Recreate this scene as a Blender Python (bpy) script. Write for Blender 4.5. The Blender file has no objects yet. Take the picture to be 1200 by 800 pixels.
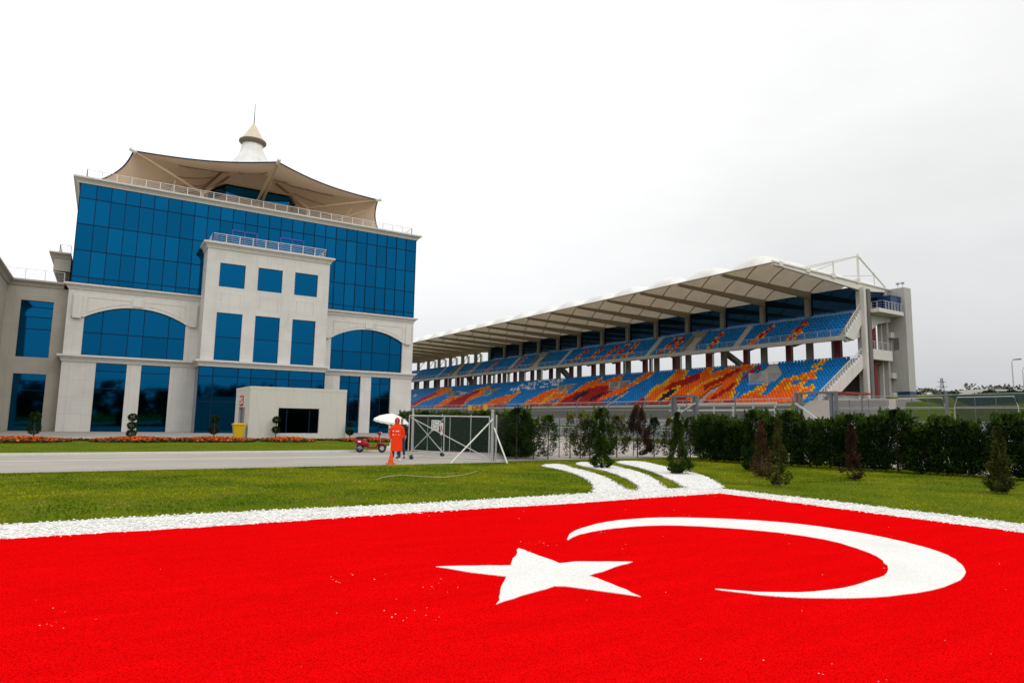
import bpy, math, random
import numpy as np
from mathutils import Vector, Matrix, noise as mnoise
random.seed(7); rng = np.random.default_rng(7)
R = math.radians
SC = bpy.context.scene
COL = SC.collection

# ------------------------------------------------------------------ materials
def nodes(name):
    m = bpy.data.materials.new(name); m.use_nodes = True
    nt = m.node_tree; b = nt.nodes['Principled BSDF']
    return m, nt, b
def N(nt, t, **k):
    n = nt.nodes.new(t)
    for a, v in k.items(): setattr(n, a, v)
    return n
def L(nt, a, b): nt.links.new(a, b)
def mixc(nt, fac, a, b, blend='MIX'):
    n = N(nt, 'ShaderNodeMix', data_type='RGBA', blend_type=blend)
    for s, v in ((n.inputs[0], fac), (n.inputs[6], a), (n.inputs[7], b)):
        if hasattr(v, 'links'): L(nt, v, s)
        elif isinstance(v, (int, float)): s.default_value = v
        else: s.default_value = (*v, 1)
    return n.outputs[2]
def ramp(nt, src, p0, p1, c0=(0, 0, 0), c1=(1, 1, 1)):
    n = N(nt, 'ShaderNodeValToRGB'); L(nt, src, n.inputs[0])
    e = n.color_ramp.elements
    e[0].position, e[1].position = p0, p1
    e[0].color, e[1].color = (*c0, 1), (*c1, 1)
    return n.outputs[0]
def noise(nt, vec, scale, detail=4, rough=.55):
    n = N(nt, 'ShaderNodeTexNoise'); n.inputs['Scale'].default_value = scale
    n.inputs['Detail'].default_value = detail; n.inputs['Roughness'].default_value = rough
    L(nt, vec, n.inputs['Vector']); return n.outputs['Fac']
def pos(nt): return N(nt, 'ShaderNodeNewGeometry').outputs['Position']
def bump(nt, b, h, strength, dist):
    n = N(nt, 'ShaderNodeBump'); n.inputs['Strength'].default_value = strength; n.inputs['Distance'].default_value = dist
    L(nt, h, n.inputs['Height']); L(nt, n.outputs[0], b.inputs['Normal'])
def mat(name, c, rough=.6, metal=0, var=.12, sc=1.5, sc2=14, bmp=0, bsc=60, spec=.5, dirt=None):
    m, nt, b = nodes(name); p = pos(nt)
    n1 = noise(nt, p, sc); n2 = noise(nt, p, sc2)
    lo = tuple(x*(1-var) for x in c); hi = tuple(min(1, x*(1+var)) for x in c)
    col = mixc(nt, n1, lo, hi)
    col = mixc(nt, ramp(nt, n2, .35, .7), col, tuple(x*(1-var*.6) for x in c))
    if dirt:
        mp = N(nt, 'ShaderNodeMapping'); mp.inputs['Scale'].default_value = (3, 3, .25); L(nt, p, mp.inputs[0])
        col = mixc(nt, ramp(nt, noise(nt, mp.outputs[0], 1.2, 5, .65), .52, .8, (0, 0, 0), (dirt,)*3), col, tuple(x*.45 for x in c))
    L(nt, col, b.inputs['Base Color'])
    b.inputs['Roughness'].default_value = rough; b.inputs['Metallic'].default_value = metal
    b.inputs['Specular IOR Level'].default_value = spec
    if bmp: bump(nt, b, noise(nt, p, bsc, 5), bmp, .02)
    return m
def attr_mat(name, attr, rough=.55, var=.15, sc=2.0, transl=0, spec=.4):
    """colour comes from the mesh's own face colour (kinds of leaf, flower, seat)"""
    m, nt, b = nodes(name)
    a = N(nt, 'ShaderNodeAttribute', attribute_name=attr); p = pos(nt)
    n = noise(nt, p, sc, 3)
    f = N(nt, 'ShaderNodeMapRange'); L(nt, n, f.inputs[0]); f.inputs[1].default_value = .3; f.inputs[2].default_value = .7
    f.inputs[3].default_value = 1-var; f.inputs[4].default_value = 1+var
    h = N(nt, 'ShaderNodeHueSaturation'); L(nt, a.outputs['Color'], h.inputs['Color']); L(nt, f.outputs[0], h.inputs['Value'])
    L(nt, h.outputs[0], b.inputs['Base Color']); b.inputs['Roughness'].default_value = rough
    b.inputs['Specular IOR Level'].default_value = spec
    if transl:
        t = N(nt, 'ShaderNodeBsdfTranslucent'); L(nt, h.outputs[0], t.inputs[0])
        mx = N(nt, 'ShaderNodeMixShader'); mx.inputs[0].default_value = transl
        L(nt, b.outputs[0], mx.inputs[1]); L(nt, t.outputs[0], mx.inputs[2])
        L(nt, mx.outputs[0], nt.nodes['Material Output'].inputs[0])
    return m
def stone_mat(name, c, jw=1.2, jh=1.55, joint=.75):
    m, nt, b = nodes(name); p = pos(nt)
    s = N(nt, 'ShaderNodeSeparateXYZ'); L(nt, p, s.inputs[0])
    ad = N(nt, 'ShaderNodeMath', operation='ADD'); L(nt, s.outputs[0], ad.inputs[0]); L(nt, s.outputs[1], ad.inputs[1])
    cb = N(nt, 'ShaderNodeCombineXYZ'); L(nt, ad.outputs[0], cb.inputs[0]); L(nt, s.outputs[2], cb.inputs[1])
    br = N(nt, 'ShaderNodeTexBrick'); br.offset = 0; L(nt, cb.outputs[0], br.inputs['Vector'])
    br.inputs['Scale'].default_value = 1; br.inputs['Brick Width'].default_value = jw; br.inputs['Row Height'].default_value = jh
    br.inputs['Mortar Size'].default_value = .012; br.inputs['Mortar Smooth'].default_value = .2
    br.inputs['Color1'].default_value = (*c, 1); br.inputs['Color2'].default_value = (*(x*.94 for x in c), 1)
    br.inputs['Mortar'].default_value = (*(x*joint for x in c), 1)
    n = noise(nt, p, .5, 6, .62); col = mixc(nt, ramp(nt, n, .45, .75), br.outputs[0], tuple(x*.82 for x in c))
    mp = N(nt, 'ShaderNodeMapping'); mp.inputs['Scale'].default_value = (2.5, 2.5, .22); L(nt, p, mp.inputs[0])
    col = mixc(nt, ramp(nt, noise(nt, mp.outputs[0], 1.1, 6, .7), .55, .85, (0, 0, 0), (.55,)*3), col, tuple(x*.55 for x in c))
    n3 = noise(nt, p, 25, 4); col = mixc(nt, ramp(nt, n3, .3, .75, (0,)*3, (.25,)*3), col, tuple(x*.8 for x in c))
    L(nt, col, b.inputs['Base Color']); b.inputs['Roughness'].default_value = .75; b.inputs['Specular IOR Level'].default_value = .3
    bump(nt, b, n3, .15, .01)
    return m
def glass_mat(name, c, rough=.04):
    m, nt, b = nodes(name); p = pos(nt)
    a = N(nt, 'ShaderNodeAttribute', attribute_name='rnd')
    f = N(nt, 'ShaderNodeMapRange'); L(nt, a.outputs['Fac'], f.inputs[0]); f.inputs[3].default_value = .86; f.inputs[4].default_value = 1.12
    h = N(nt, 'ShaderNodeHueSaturation'); h.inputs['Color'].default_value = (*c, 1); L(nt, f.outputs[0], h.inputs['Value'])
    L(nt, h.outputs[0], b.inputs['Base Color']); b.inputs['Metallic'].default_value = 1; b.inputs['Roughness'].default_value = rough
    bump(nt, b, noise(nt, p, .7, 2), .05, .03)
    return m
def membrane_mat(name, outer, inner, transl):
    m, nt, b = nodes(name); g = N(nt, 'ShaderNodeNewGeometry')
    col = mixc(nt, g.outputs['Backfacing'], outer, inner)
    n = noise(nt, g.outputs['Position'], .6, 4); col = mixc(nt, ramp(nt, n, .4, .8, (0,)*3, (.5,)*3), col, (.55, .48, .38))
    L(nt, col, b.inputs['Base Color']); b.inputs['Roughness'].default_value = .6
    t = N(nt, 'ShaderNodeBsdfTranslucent'); L(nt, col, t.inputs[0])
    mx = N(nt, 'ShaderNodeMixShader'); mx.inputs[0].default_value = transl
    L(nt, b.outputs[0], mx.inputs[1]); L(nt, t.outputs[0], mx.inputs[2]); L(nt, mx.outputs[0], nt.nodes['Material Output'].inputs[0])
    return m
def mesh_mat(name, c, cover, cell=.06, wire=True):
    """woven wire or screen cloth: part of the light passes"""
    m, nt, b = nodes(name); b.inputs['Base Color'].default_value = (*c, 1); b.inputs['Roughness'].default_value = .9; b.inputs['Specular IOR Level'].default_value = 0
    tr = N(nt, 'ShaderNodeBsdfTransparent'); mx = N(nt, 'ShaderNodeMixShader')
    p = pos(nt); n = noise(nt, p, 1.2, 3)
    f = N(nt, 'ShaderNodeMapRange'); L(nt, n, f.inputs[0]); f.inputs[3].default_value = cover*.8; f.inputs[4].default_value = cover*1.2
    L(nt, f.outputs[0], mx.inputs[0]); L(nt, tr.outputs[0], mx.inputs[1]); L(nt, b.outputs[0], mx.inputs[2])
    L(nt, mx.outputs[0], nt.nodes['Material Output'].inputs[0])
    return m

M = {}
M['stone'] = stone_mat('pale_stone', (.67, .65, .605))
M['stone_tan'] = stone_mat('tan_stone', (.40, .37, .31), 2.4, 3.1, .7)
M['trim'] = mat('trim_stone', (.65, .625, .57), .7, var=.1, dirt=.35, bmp=.1)
M['gatehouse'] = mat('cream_render', (.60, .585, .52), .8, var=.06, dirt=.3, bmp=.15, bsc=40)
M['glass'] = glass_mat('blue_mirror_glass', (.002, .084, .20))
M['glass_dark'] = glass_mat('dark_glass', (.016, .060, .15), .06)
M['mullion'] = mat('dark_mullion', (.003, .020, .055), .6, spec=.1)
M['frame_blue'] = mat('blue_door_frame', (.01, .05, .30), .4)
M['rail'] = mat('white_rail', (.72, .71, .69), .45)
M['steel'] = mat('galvanised_steel', (.46, .47, .47), .45, metal=.3, var=.2, sc=4)
M['steel_dark'] = mat('weathered_steel', (.13, .14, .15), .55, metal=.2, var=.25, sc=4)
M['tube_white'] = mat('pale_steel_tube', (.70, .67, .60), .5, var=.1)
M['strut'] = mat('tan_steel_tube', (.42, .29, .17), .5, var=.15)
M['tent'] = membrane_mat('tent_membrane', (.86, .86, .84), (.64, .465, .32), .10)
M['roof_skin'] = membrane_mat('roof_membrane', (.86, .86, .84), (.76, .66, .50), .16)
M['cap'] = mat('cap_paint', (.72, .62, .46), .6, var=.25, sc=3, dirt=.4)
M['louvre'] = mat('louvre_brown', (.14, .11, .08), .6)
M['penthouse'] = mat('penthouse_render', (.36, .26, .18), .8)
M['concrete'] = mat('grey_concrete', (.44, .43, .40), .85, var=.14, sc=.5, sc2=5, dirt=.45, bmp=.15)
M['column'] = mat('shaded_column_concrete', (.24, .225, .20), .85, var=.15, dirt=.4)  # grey darkened to carry the shadow that the inner columns stand in
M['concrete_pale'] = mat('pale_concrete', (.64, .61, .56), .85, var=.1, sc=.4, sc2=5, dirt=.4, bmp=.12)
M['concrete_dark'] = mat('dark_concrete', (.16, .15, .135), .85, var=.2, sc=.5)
M['red_paint'] = mat('dark_red_paint', (.20, .012, .015), .55, var=.15)
M['rib'] = mat('roof_rib', (.34, .275, .185), .6, var=.12)
M['seat'] = attr_mat('seat_plastic', 'col', .5, .12, .6, 0, .15)
M['leaf'] = attr_mat('leaf', 'col', .8, .35, 3.0, .10, .05)
M['blade'] = attr_mat('grass_blade', 'col', .8, .25, 1.2, .25, .0)
M['flower'] = attr_mat('flower', 'col', .7, .2, 4, .1, .2)
M['bark'] = mat('bark', (.09, .065, .045), .9, var=.3, sc=10)
M['yellow'] = mat('yellow_plastic', (.72, .46, .01), .4, var=.06)
M['black'] = mat('black_rubber', (.018, .018, .02), .7, var=.2)
M['scooter'] = mat('scooter_red', (.28, .006, .014), .25, var=.08, spec=.25)
M['chrome'] = mat('chrome', (.6, .6, .6), .2, metal=1)
M['canvas'] = mat('white_canvas', (.82, .80, .74), .8, var=.05)
M['white'] = mat('white_plastic', (.8, .8, .78), .5, var=.05)
M['orange_coat'] = mat('orange_raincoat', (.92, .048, .007), .6, var=.12, sc=5, spec=.1)
M['jeans'] = mat('blue_jeans', (.02, .045, .12), .85, var=.25, sc=12)
M['skin'] = mat('skin', (.42, .24, .17), .55, var=.1, sc=12)
M['hair'] = mat('dark_hair', (.015, .011, .009), .6)
M['dark_cloth'] = mat('dark_jacket', (.014, .015, .02), .85, var=.2, sc=8)
M['cone'] = mat('orange_cone', (.72, .085, .015), .6, var=.12, sc=6, spec=.1)
M['red_sign'] = mat('red_sign', (.55, .012, .03), .5, var=.05)
M['sign_white'] = mat('sign_white', (.78, .78, .76), .5, var=.06)
M['ink'] = mat('ink_grey', (.12, .12, .14), .6)
M['dhl_yellow'] = mat('banner_yellow', (.78, .50, .01), .6, var=.06)
M['dhl_red'] = mat('banner_red', (.50, .008, .012), .6, var=.05)
M['roof_red'] = mat('red_sheet_roof', (.26, .02, .02), .5)
M['netting'] = mesh_mat('green_netting', (.010, .028, .018), .78)
M['wire'] = mesh_mat('chain_link', (.16, .165, .165), .08)
M['wire_thin'] = mesh_mat('debris_mesh', (.10, .11, .115), .10)
M['screen'] = mesh_mat('dark_screen_mesh', (.025, .045, .042), .5)
M['box_blue'] = mat('blue_panel', (.012, .035, .12), .4)

# ------------------------------------------------------------------ mesh building
def wloc(o):
    p = Vector((0, 0, 0))
    while o is not None: p += o.location; o = o.parent
    return p
class MB:
    def __init__(s): s.v = []; s.f = []; s.c = []; s.r = []
    def add(s, vs, fs, col=None, rnd=None):
        k = len(s.v); s.v += [tuple(x) for x in vs]
        for f in fs:
            s.f.append(tuple(i+k for i in f)); s.c.append(col or (1, 1, 1)); s.r.append(random.random() if rnd is None else rnd)
        return s
    def box(s, x0, x1, y0, y1, z0, z1, **k):
        return s.add([(x0,y0,z0),(x1,y0,z0),(x1,y1,z0),(x0,y1,z0),(x0,y0,z1),(x1,y0,z1),(x1,y1,z1),(x0,y1,z1)],
            [(0,3,2,1),(4,5,6,7),(0,1,5,4),(1,2,6,5),(2,3,7,6),(3,0,4,7)], **k)
    def hull8(s, b, t, **k):
        return s.add(list(b)+list(t), [(3,2,1,0),(4,5,6,7),(0,1,5,4),(1,2,6,5),(2,3,7,6),(3,0,4,7)], **k)
    def bar(s, p, q, w, h, **k):
        p, q = Vector(p), Vector(q); d = (q-p).normalized()
        up = Vector((0,0,1)) if abs(d.z) < .9 else Vector((0,1,0))
        a = d.cross(up).normalized()*w/2; b = a.cross(d).normalized()*h/2
        return s.hull8([p-a-b, p+a-b, p+a+b, p-a+b], [q-a-b, q+a-b, q+a+b, q-a+b], **k)
    def tube(s, pts, r, n=8, cap=True, **k):
        pts = [Vector(p) for p in pts]; rs = r if isinstance(r, (list, tuple)) else [r]*len(pts)
        vs = []; fs = []
        for i, p in enumerate(pts):
            d = (pts[min(i+1, len(pts)-1)]-pts[max(i-1, 0)]).normalized()
            up = Vector((0,0,1)) if abs(d.z) < .95 else Vector((0,1,0))
            a = d.cross(up).normalized(); b = a.cross(d)
            for j in range(n):
                t = 2*math.pi*j/n; vs.append(p+(a*math.cos(t)+b*math.sin(t))*rs[i])
        for i in range(len(pts)-1):
            for j in range(n):
                j2 = (j+1) % n; fs.append((i*n+j, i*n+j2, (i+1)*n+j2, (i+1)*n+j))
        if cap: fs.append(tuple(range(n-1, -1, -1))); fs.append(tuple(range((len(pts)-1)*n, len(pts)*n)))
        return s.add(vs, fs, **k)
    def lathe(s, prof, c=(0,0,0), n=16, axis='z', **k):
        vs = []; fs = []
        for r, h in prof:
            for j in range(n):
                t = 2*math.pi*j/n; x, y = r*math.cos(t), r*math.sin(t)
                vs.append((c[0]+x, c[1]+y, c[2]+h) if axis == 'z' else (c[0]+x, c[1]+h, c[2]+y))
        for i in range(len(prof)-1):
            for j in range(n):
                j2 = (j+1) % n; q = (i*n+j, i*n+j2, (i+1)*n+j2, (i+1)*n+j)
                fs.append(q if axis == 'z' else q[::-1])
        return s.add(vs, fs, **k)
    def prism(s, poly, y0, y1, **k):          # polygon in x,z extruded along y
        n = len(poly)
        vs = [(x, y0, z) for x, z in poly]+[(x, y1, z) for x, z in poly]
        fs = [tuple(range(n)), tuple(range(2*n-1, n-1, -1))]+[(i, i+n, (i+1) % n+n, (i+1) % n) for i in range(n)]
        return s.add(vs, fs, **k)
    def slab(s, poly, z0, z1, **k):           # polygon in x,y between two heights
        n = len(poly); a = sum(poly[i][0]*poly[(i+1)%n][1]-poly[(i+1)%n][0]*poly[i][1] for i in range(n))
        if a < 0: poly = poly[::-1]
        vs = [(x, y, z1) for x, y in poly]+[(x, y, z0) for x, y in poly]
        return s.add(vs, [tuple(range(n))]+[(i+n, (i+1) % n+n, (i+1) % n, i) for i in range(n)], **k)
    def sweep(s, path, prof, **k):
        """profile (out, z) along a plan path; outward is the right-hand side; mitred"""
        P = [Vector(p) for p in path]; n = len(prof); vs = []
        for i, p in enumerate(P):
            d0 = (P[i]-P[i-1]).normalized() if i else None; d1 = (P[i+1]-P[i]).normalized() if i < len(P)-1 else None
            d0 = d0 or d1; d1 = d1 or d0
            n0 = Vector((d0.y, -d0.x)); n1 = Vector((d1.y, -d1.x)); m = (n0+n1); m = m/m.dot(n0)
            for o, z in prof: vs.append((p.x+m.x*o, p.y+m.y*o, z))
        fs = []
        for i in range(len(P)-1):
            for j in range(n-1): fs.append((i*n+j, (i+1)*n+j, (i+1)*n+j+1, i*n+j+1))
        fs.append(tuple(range(n))); fs.append(tuple(range(len(P)*n-1, (len(P)-1)*n-1, -1)))
        return s.add(vs, fs, **k)
    def build(s, name, m, parent=None, smooth=False, local=False, attrs=False, **props):
        me = bpy.data.meshes.new(name); o = wloc(parent) if (parent is not None and not local) else Vector((0,0,0))
        me.from_pydata([(x-o.x, y-o.y, z-o.z) for x, y, z in s.v], [], s.f); me.materials.append(m)
        if attrs:
            a = me.attributes.new('col', 'FLOAT_COLOR', 'FACE'); a.data.foreach_set('color', np.array([(*c, 1) for c in s.c], dtype=np.float32).ravel())
        a = me.attributes.new('rnd', 'FLOAT', 'FACE'); a.data.foreach_set('value', np.array(s.r, dtype=np.float32))
        if smooth: me.polygons.foreach_set('use_smooth', [True]*len(me.polygons))
        ob = bpy.data.objects.new(name, me); COL.objects.link(ob)
        if parent is not None: ob.parent = parent
        for a, v in props.items(): ob[a] = v
        return ob
def empty(name, loc, label=None, cat=None, group=None, rz=0):
    o = bpy.data.objects.new(name, None); COL.objects.link(o); o.location = loc; o.rotation_euler = (0, 0, rz)
    o.empty_display_size = .2
    if label: o['label'] = label; o['category'] = cat
    if group: o['group'] = group
    return o
def tag(o, label, cat, group=None, kind=None):
    o['label'] = label; o['category'] = cat
    if group: o['group'] = group
    if kind: o['kind'] = kind
    return o
def copy_tree(o, parent=None):
    c = o.copy(); COL.objects.link(c)
    if parent is not None: c.parent = parent
    for ch in list(o.children): copy_tree(ch, c)
    return c
def np_mesh(name, V, F, m, parent=None, cols=None, smooth=False):
    """quads or triangles from numpy arrays (world coordinates)"""
    o = wloc(parent) if parent is not None else Vector((0,0,0)); V = V-np.array(o)
    me = bpy.data.meshes.new(name); k = F.shape[1]
    me.vertices.add(len(V)); me.vertices.foreach_set('co', V.astype(np.float32).ravel())
    me.loops.add(F.size); me.loops.foreach_set('vertex_index', F.astype(np.int32).ravel())
    me.polygons.add(len(F)); me.polygons.foreach_set('loop_start', np.arange(0, F.size, k, dtype=np.int32))
    me.update(calc_edges=True); me.materials.append(m)
    if cols is not None:
        a = me.attributes.new('col', 'FLOAT_COLOR', 'FACE')
        a.data.foreach_set('color', np.c_[cols, np.ones(len(cols))].astype(np.float32).ravel())
    if smooth: me.polygons.foreach_set('use_smooth', [True]*len(me.polygons))
    ob = bpy.data.objects.new(name, me); COL.objects.link(ob)
    if parent is not None: ob.parent = parent
    return ob
def smooth(a, b, x):
    t = np.clip((x-a)/(b-a), 0, 1); return t*t*(3-2*t)

# ------------------------------------------------------------------ terrain
def hgt(u, v):
    u = np.asarray(u, float); v = np.asarray(v, float)
    z = 1.0*smooth(41, 58, u)
    z = z+3.2*smooth(61, 66.5, u)*smooth(28, 33, v)*(1-smooth(46.2, 47.5, v))*np.maximum(smooth(40, 43.5, v), 1-smooth(69, 75, u))*(1-smooth(92, 105, u))
    keep = smooth(62, 78, v)*(1-smooth(95, 140, u))
    z = z+5.5*smooth(61, 140, u)*(1-keep)*smooth(61, 75, u)
    return z
def H(u, v): return float(hgt(u, v))
def grid_sheet(name, us, vs, m, dz=0, **props):
    us, vs = np.array(us, float), np.array(vs, float); A, B = np.meshgrid(us, vs, indexing='ij')
    V = np.stack([A, B, hgt(A, B)+dz], -1).reshape(-1, 3); n = len(vs); i = np.arange(len(us)-1)[:, None]*n+np.arange(n-1)[None]
    F = np.stack([i, i+n, i+n+1, i+1], -1).reshape(-1, 4)
    o = np_mesh(name, V, F, m, smooth=True)
    for a, v in props.items(): o[a] = v
    return o

def ground_mat():
    m, nt, b = nodes('lawn_grass'); p = pos(nt); b.inputs['Specular IOR Level'].default_value = 0
    n1 = noise(nt, p, .45, 6, .65); n2 = noise(nt, p, 5, 4); n3 = noise(nt, p, 45, 3); n4 = noise(nt, p, 1.3, 4)
    col = mixc(nt, ramp(nt, n1, .35, .68), (.10, .150, .010), (.185, .215, .016))
    col = mixc(nt, ramp(nt, n4, .55, .72, (0,)*3, (.6,)*3), col, (.20, .165, .035))
    col = mixc(nt, ramp(nt, n2, .35, .65, (0,)*3, (.55,)*3), col, (.08, .12, .009))
    col = mixc(nt, ramp(nt, n3, .3, .7, (0,)*3, (.6,)*3), col, (.04, .065, .007))
    L(nt, col, b.inputs['Base Color']); b.inputs['Roughness'].default_value = .95; b.inputs['Specular IOR Level'].default_value = 0
    bump(nt, b, n3, .6, .04); return m
def pave_mat(name, c, crack=.5, streak=0):
    m, nt, b = nodes(name); p = pos(nt)
    n1 = noise(nt, p, .25, 6, .65); n2 = noise(nt, p, 3, 5); n3 = noise(nt, p, 60, 3)
    col = mixc(nt, ramp(nt, n1, .3, .7), tuple(x*.86 for x in c), tuple(x*1.08 for x in c))
    col = mixc(nt, ramp(nt, n2, .55, .8, (0,)*3, (crack,)*3), col, tuple(x*.7 for x in c))
    col = mixc(nt, ramp(nt, n3, .35, .7, (0,)*3, (.35,)*3), col, tuple(x*.75 for x in c))
    if streak:
        mp = N(nt, 'ShaderNodeMapping'); mp.inputs['Scale'].default_value = (.05, 1.1, 1); L(nt, p, mp.inputs[0])
        col = mixc(nt, ramp(nt, noise(nt, mp.outputs[0], 1.3, 5, .6), .42, .68, (0,)*3, (streak,)*3), col, tuple(x*.62 for x in c))
    L(nt, col, b.inputs['Base Color']); b.inputs['Roughness'].default_value = .8; b.inputs['Specular IOR Level'].default_value = .25
    bump(nt, b, n3, .25, .01); return m
M['lawn'] = ground_mat()
def bank_mat():
    m, nt, b = nodes('bank_grass'); p = pos(nt); n1 = noise(nt, p, .3, 5, .6); n2 = noise(nt, p, 4, 4)
    col = mixc(nt, ramp(nt, n1, .35, .7), (.045, .060, .014), (.085, .085, .026)); col = mixc(nt, ramp(nt, n2, .4, .7, (0,)*3, (.5,)*3), col, (.035, .05, .012))
    L(nt, col, b.inputs['Base Color']); b.inputs['Roughness'].default_value = .95; b.inputs['Specular IOR Level'].default_value = 0; return m
M['bank'] = bank_mat()
M['road'] = pave_mat('concrete_road', (.39, .36, .315), .5, .55)
M['forecourt'] = pave_mat('forecourt_paving', (.33, .30, .27), .7)
M['pave'] = pave_mat('service_paving', (.42, .375, .335), .35)
M['asphalt'] = pave_mat('asphalt', (.07, .07, .075), .3)
M['gravel_run'] = pave_mat('bank_gravel', (.29, .262, .235), .5)
M['line'] = mat('road_line', (.66, .64, .58), .8, var=.15, sc=4)
us = np.unique(np.r_[-900, -300, -120, np.arange(-60, 30, 5), np.arange(30, 100, 1.5), np.arange(100, 240, 6), 300, 500, 1200])
vs = np.unique(np.r_[-900, -300, -120, np.arange(-60, 20, 4), np.arange(20, 56, 1), np.arange(56, 210, 7), 300, 600, 1500])
grid_sheet('ground', us, vs, M['lawn'], kind='structure')
def sheet(name, u0, u1, v0, v1, m, dz, du=3, kind='structure'):
    return grid_sheet(name, np.linspace(u0, u1, max(2, int((u1-u0)/du)+1)), np.linspace(v0, v1, max(2, int((v1-v0)/4)+1)), m, dz, kind=kind)
sheet('service_road', -90, 14.5, 23.35, 32.4, M['road'], .010)
sheet('service_pavement', 20, 41, 24.2, 50, M['pave'], .010)
sheet('service_pavement', 14.5, 20, 24.2, 33.4, M['pave'], .010)
sheet('perimeter_road', 28.6, 41, -30, 24.2, M['pave'], .010)
sheet('race_track', 44.5, 56.5, -40, 230, M['asphalt'], .02, 1.5)
sheet('gravel_bank', 59.6, 71.5, 29.5, 48.5, M['gravel_run'], .30, .5)
sheet('grass_bank', 59.6, 240, -80, 47, M['bank'], .10, 1)
sheet('gravel_run_off', 57.0, 59.6, -40, 60, M['gravel_run'], .06, .5)
sheet('forecourt', -40, 44, 52.2, 71.3, M['forecourt'], .012)
sheet('road_line', -90, 13, 28.55, 28.8, M['line'], .016)
kb = MB(); kb.box(-90, 13.2, 32.4, 32.58, -.05, .10); kb.box(-60, 40, 52.0, 52.2, -.05, .08)
kb.build('kerb', M['line'], kind='structure')
# ------------------------------------------------------------------ office building
F0, F1 = 71.2, 68.2          # main facade and projecting block
UL, UR = -3.43, 30.5
OFF = empty('office_building', (13.5, F0, 0), 'large office building with blue mirror glass upper storeys, pale stone base and tented roof', 'building')
def panes(mb, xs, zs, v, tilt=.0035):
    for i in range(len(xs)-1):
        for j in range(len(zs)-1):
            a, b = [random.uniform(-tilt, tilt) for _ in range(2)]; x0, x1, z0, z1 = xs[i], xs[i+1], zs[j], zs[j+1]
            dx, dz = (x1-x0)/2*a, (z1-z0)/2*b
            mb.add([(x0, v-dx-dz, z0), (x1, v+dx-dz, z0), (x1, v+dx+dz, z1), (x0, v-dx+dz, z1)], [(0, 1, 2, 3)])
def mull(mb, xs, zs, v, w=.08, d=.05):
    for x in xs: mb.box(x-w/2, x+w/2, v-d, v+.02, zs[0], zs[-1])
    for z in zs: mb.box(xs[0], xs[-1], v-d*.8, v+.018, z-w/2, z+w/2)
def window(parent, name, u0, u1, z0, z1, v, xs=None, zs=None, m='glass', w=.07):
    g = MB(); X = [u0]+list(xs or [])+[u1]; Zs = [z0]+list(zs or [])+[z1]
    panes(g, X, Zs, v); o = g.build(name, M[m], parent)
    f = MB(); mull(f, X, Zs, v, w); fo = f.build('frame', M['mullion'], o); 
    return o
def wall_open(mb, u0, u1, z0, z1, ops, v0, v1):
    xs = sorted({u0, u1, *[a for o in ops for a in o[:2]]}); 
    for a, b in zip(xs, xs[1:]):
        cuts = sorted([(o[2], o[3]) for o in ops if o[0] <= a+1e-6 and o[1] >= b-1e-6]); z = z0
        for c, d in cuts:
            if c > z+1e-4: mb.box(a, b, v0, v1, z, c)
            z = d
        if z < z1-1e-4: mb.box(a, b, v0, v1, z, z1)
D = 26
# stone walls
w = MB()
gl = [(-.8, 1.66), (2.85, 5.3)]; gr = [(21.98, 24.36), (25.58, 27.94)]
wall_open(w, UL, 7.6, 0, 6.4, [(a, b, 0, 6.28) for a, b in gl], F0, F0+.6)
wall_open(w, 19.4, UR, 0, 6.4, [(a, b, 0, 6.28) for a, b in gr], F0, F0+.6)
def arch_z(u, c, hw=4.2, spring=10.45, apex=11.65):
    r = (hw*hw+(apex-spring)**2)/(2*(apex-spring)); return apex-r+math.sqrt(max(0, r*r-(u-c)**2))
for c, a, b in ((2.15, UL, 7.6), (25.0, 19.4, UR)):
    w.box(a, c-4.2, F0, F0+.6, 6.4, 12.95); w.box(c+4.2, b, F0, F0+.6, 6.4, 12.95)
    n = 24; w.box(c-4.2, c+4.2, F0, F0+.6, 6.4, 6.95)
    for i in range(n):
        x0, x1 = c-4.2+8.4*i/n, c-4.2+8.4*(i+1)/n
        w.prism([(x0, arch_z(x0, c)), (x1, arch_z(x1, c)), (x1, 12.95), (x0, 12.95)], F0, F0+.6)
w.box(UL, UL+.6, F0+.6, F0+D, 0, 12.95); w.box(UR-.6, UR, F0+.6, F0+D, 0, 12.95); w.box(UL+.6, UR-.6, F0+D-.6, F0+D, 0, 12.95)
w.build('wall', M['stone'], OFF)
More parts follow.
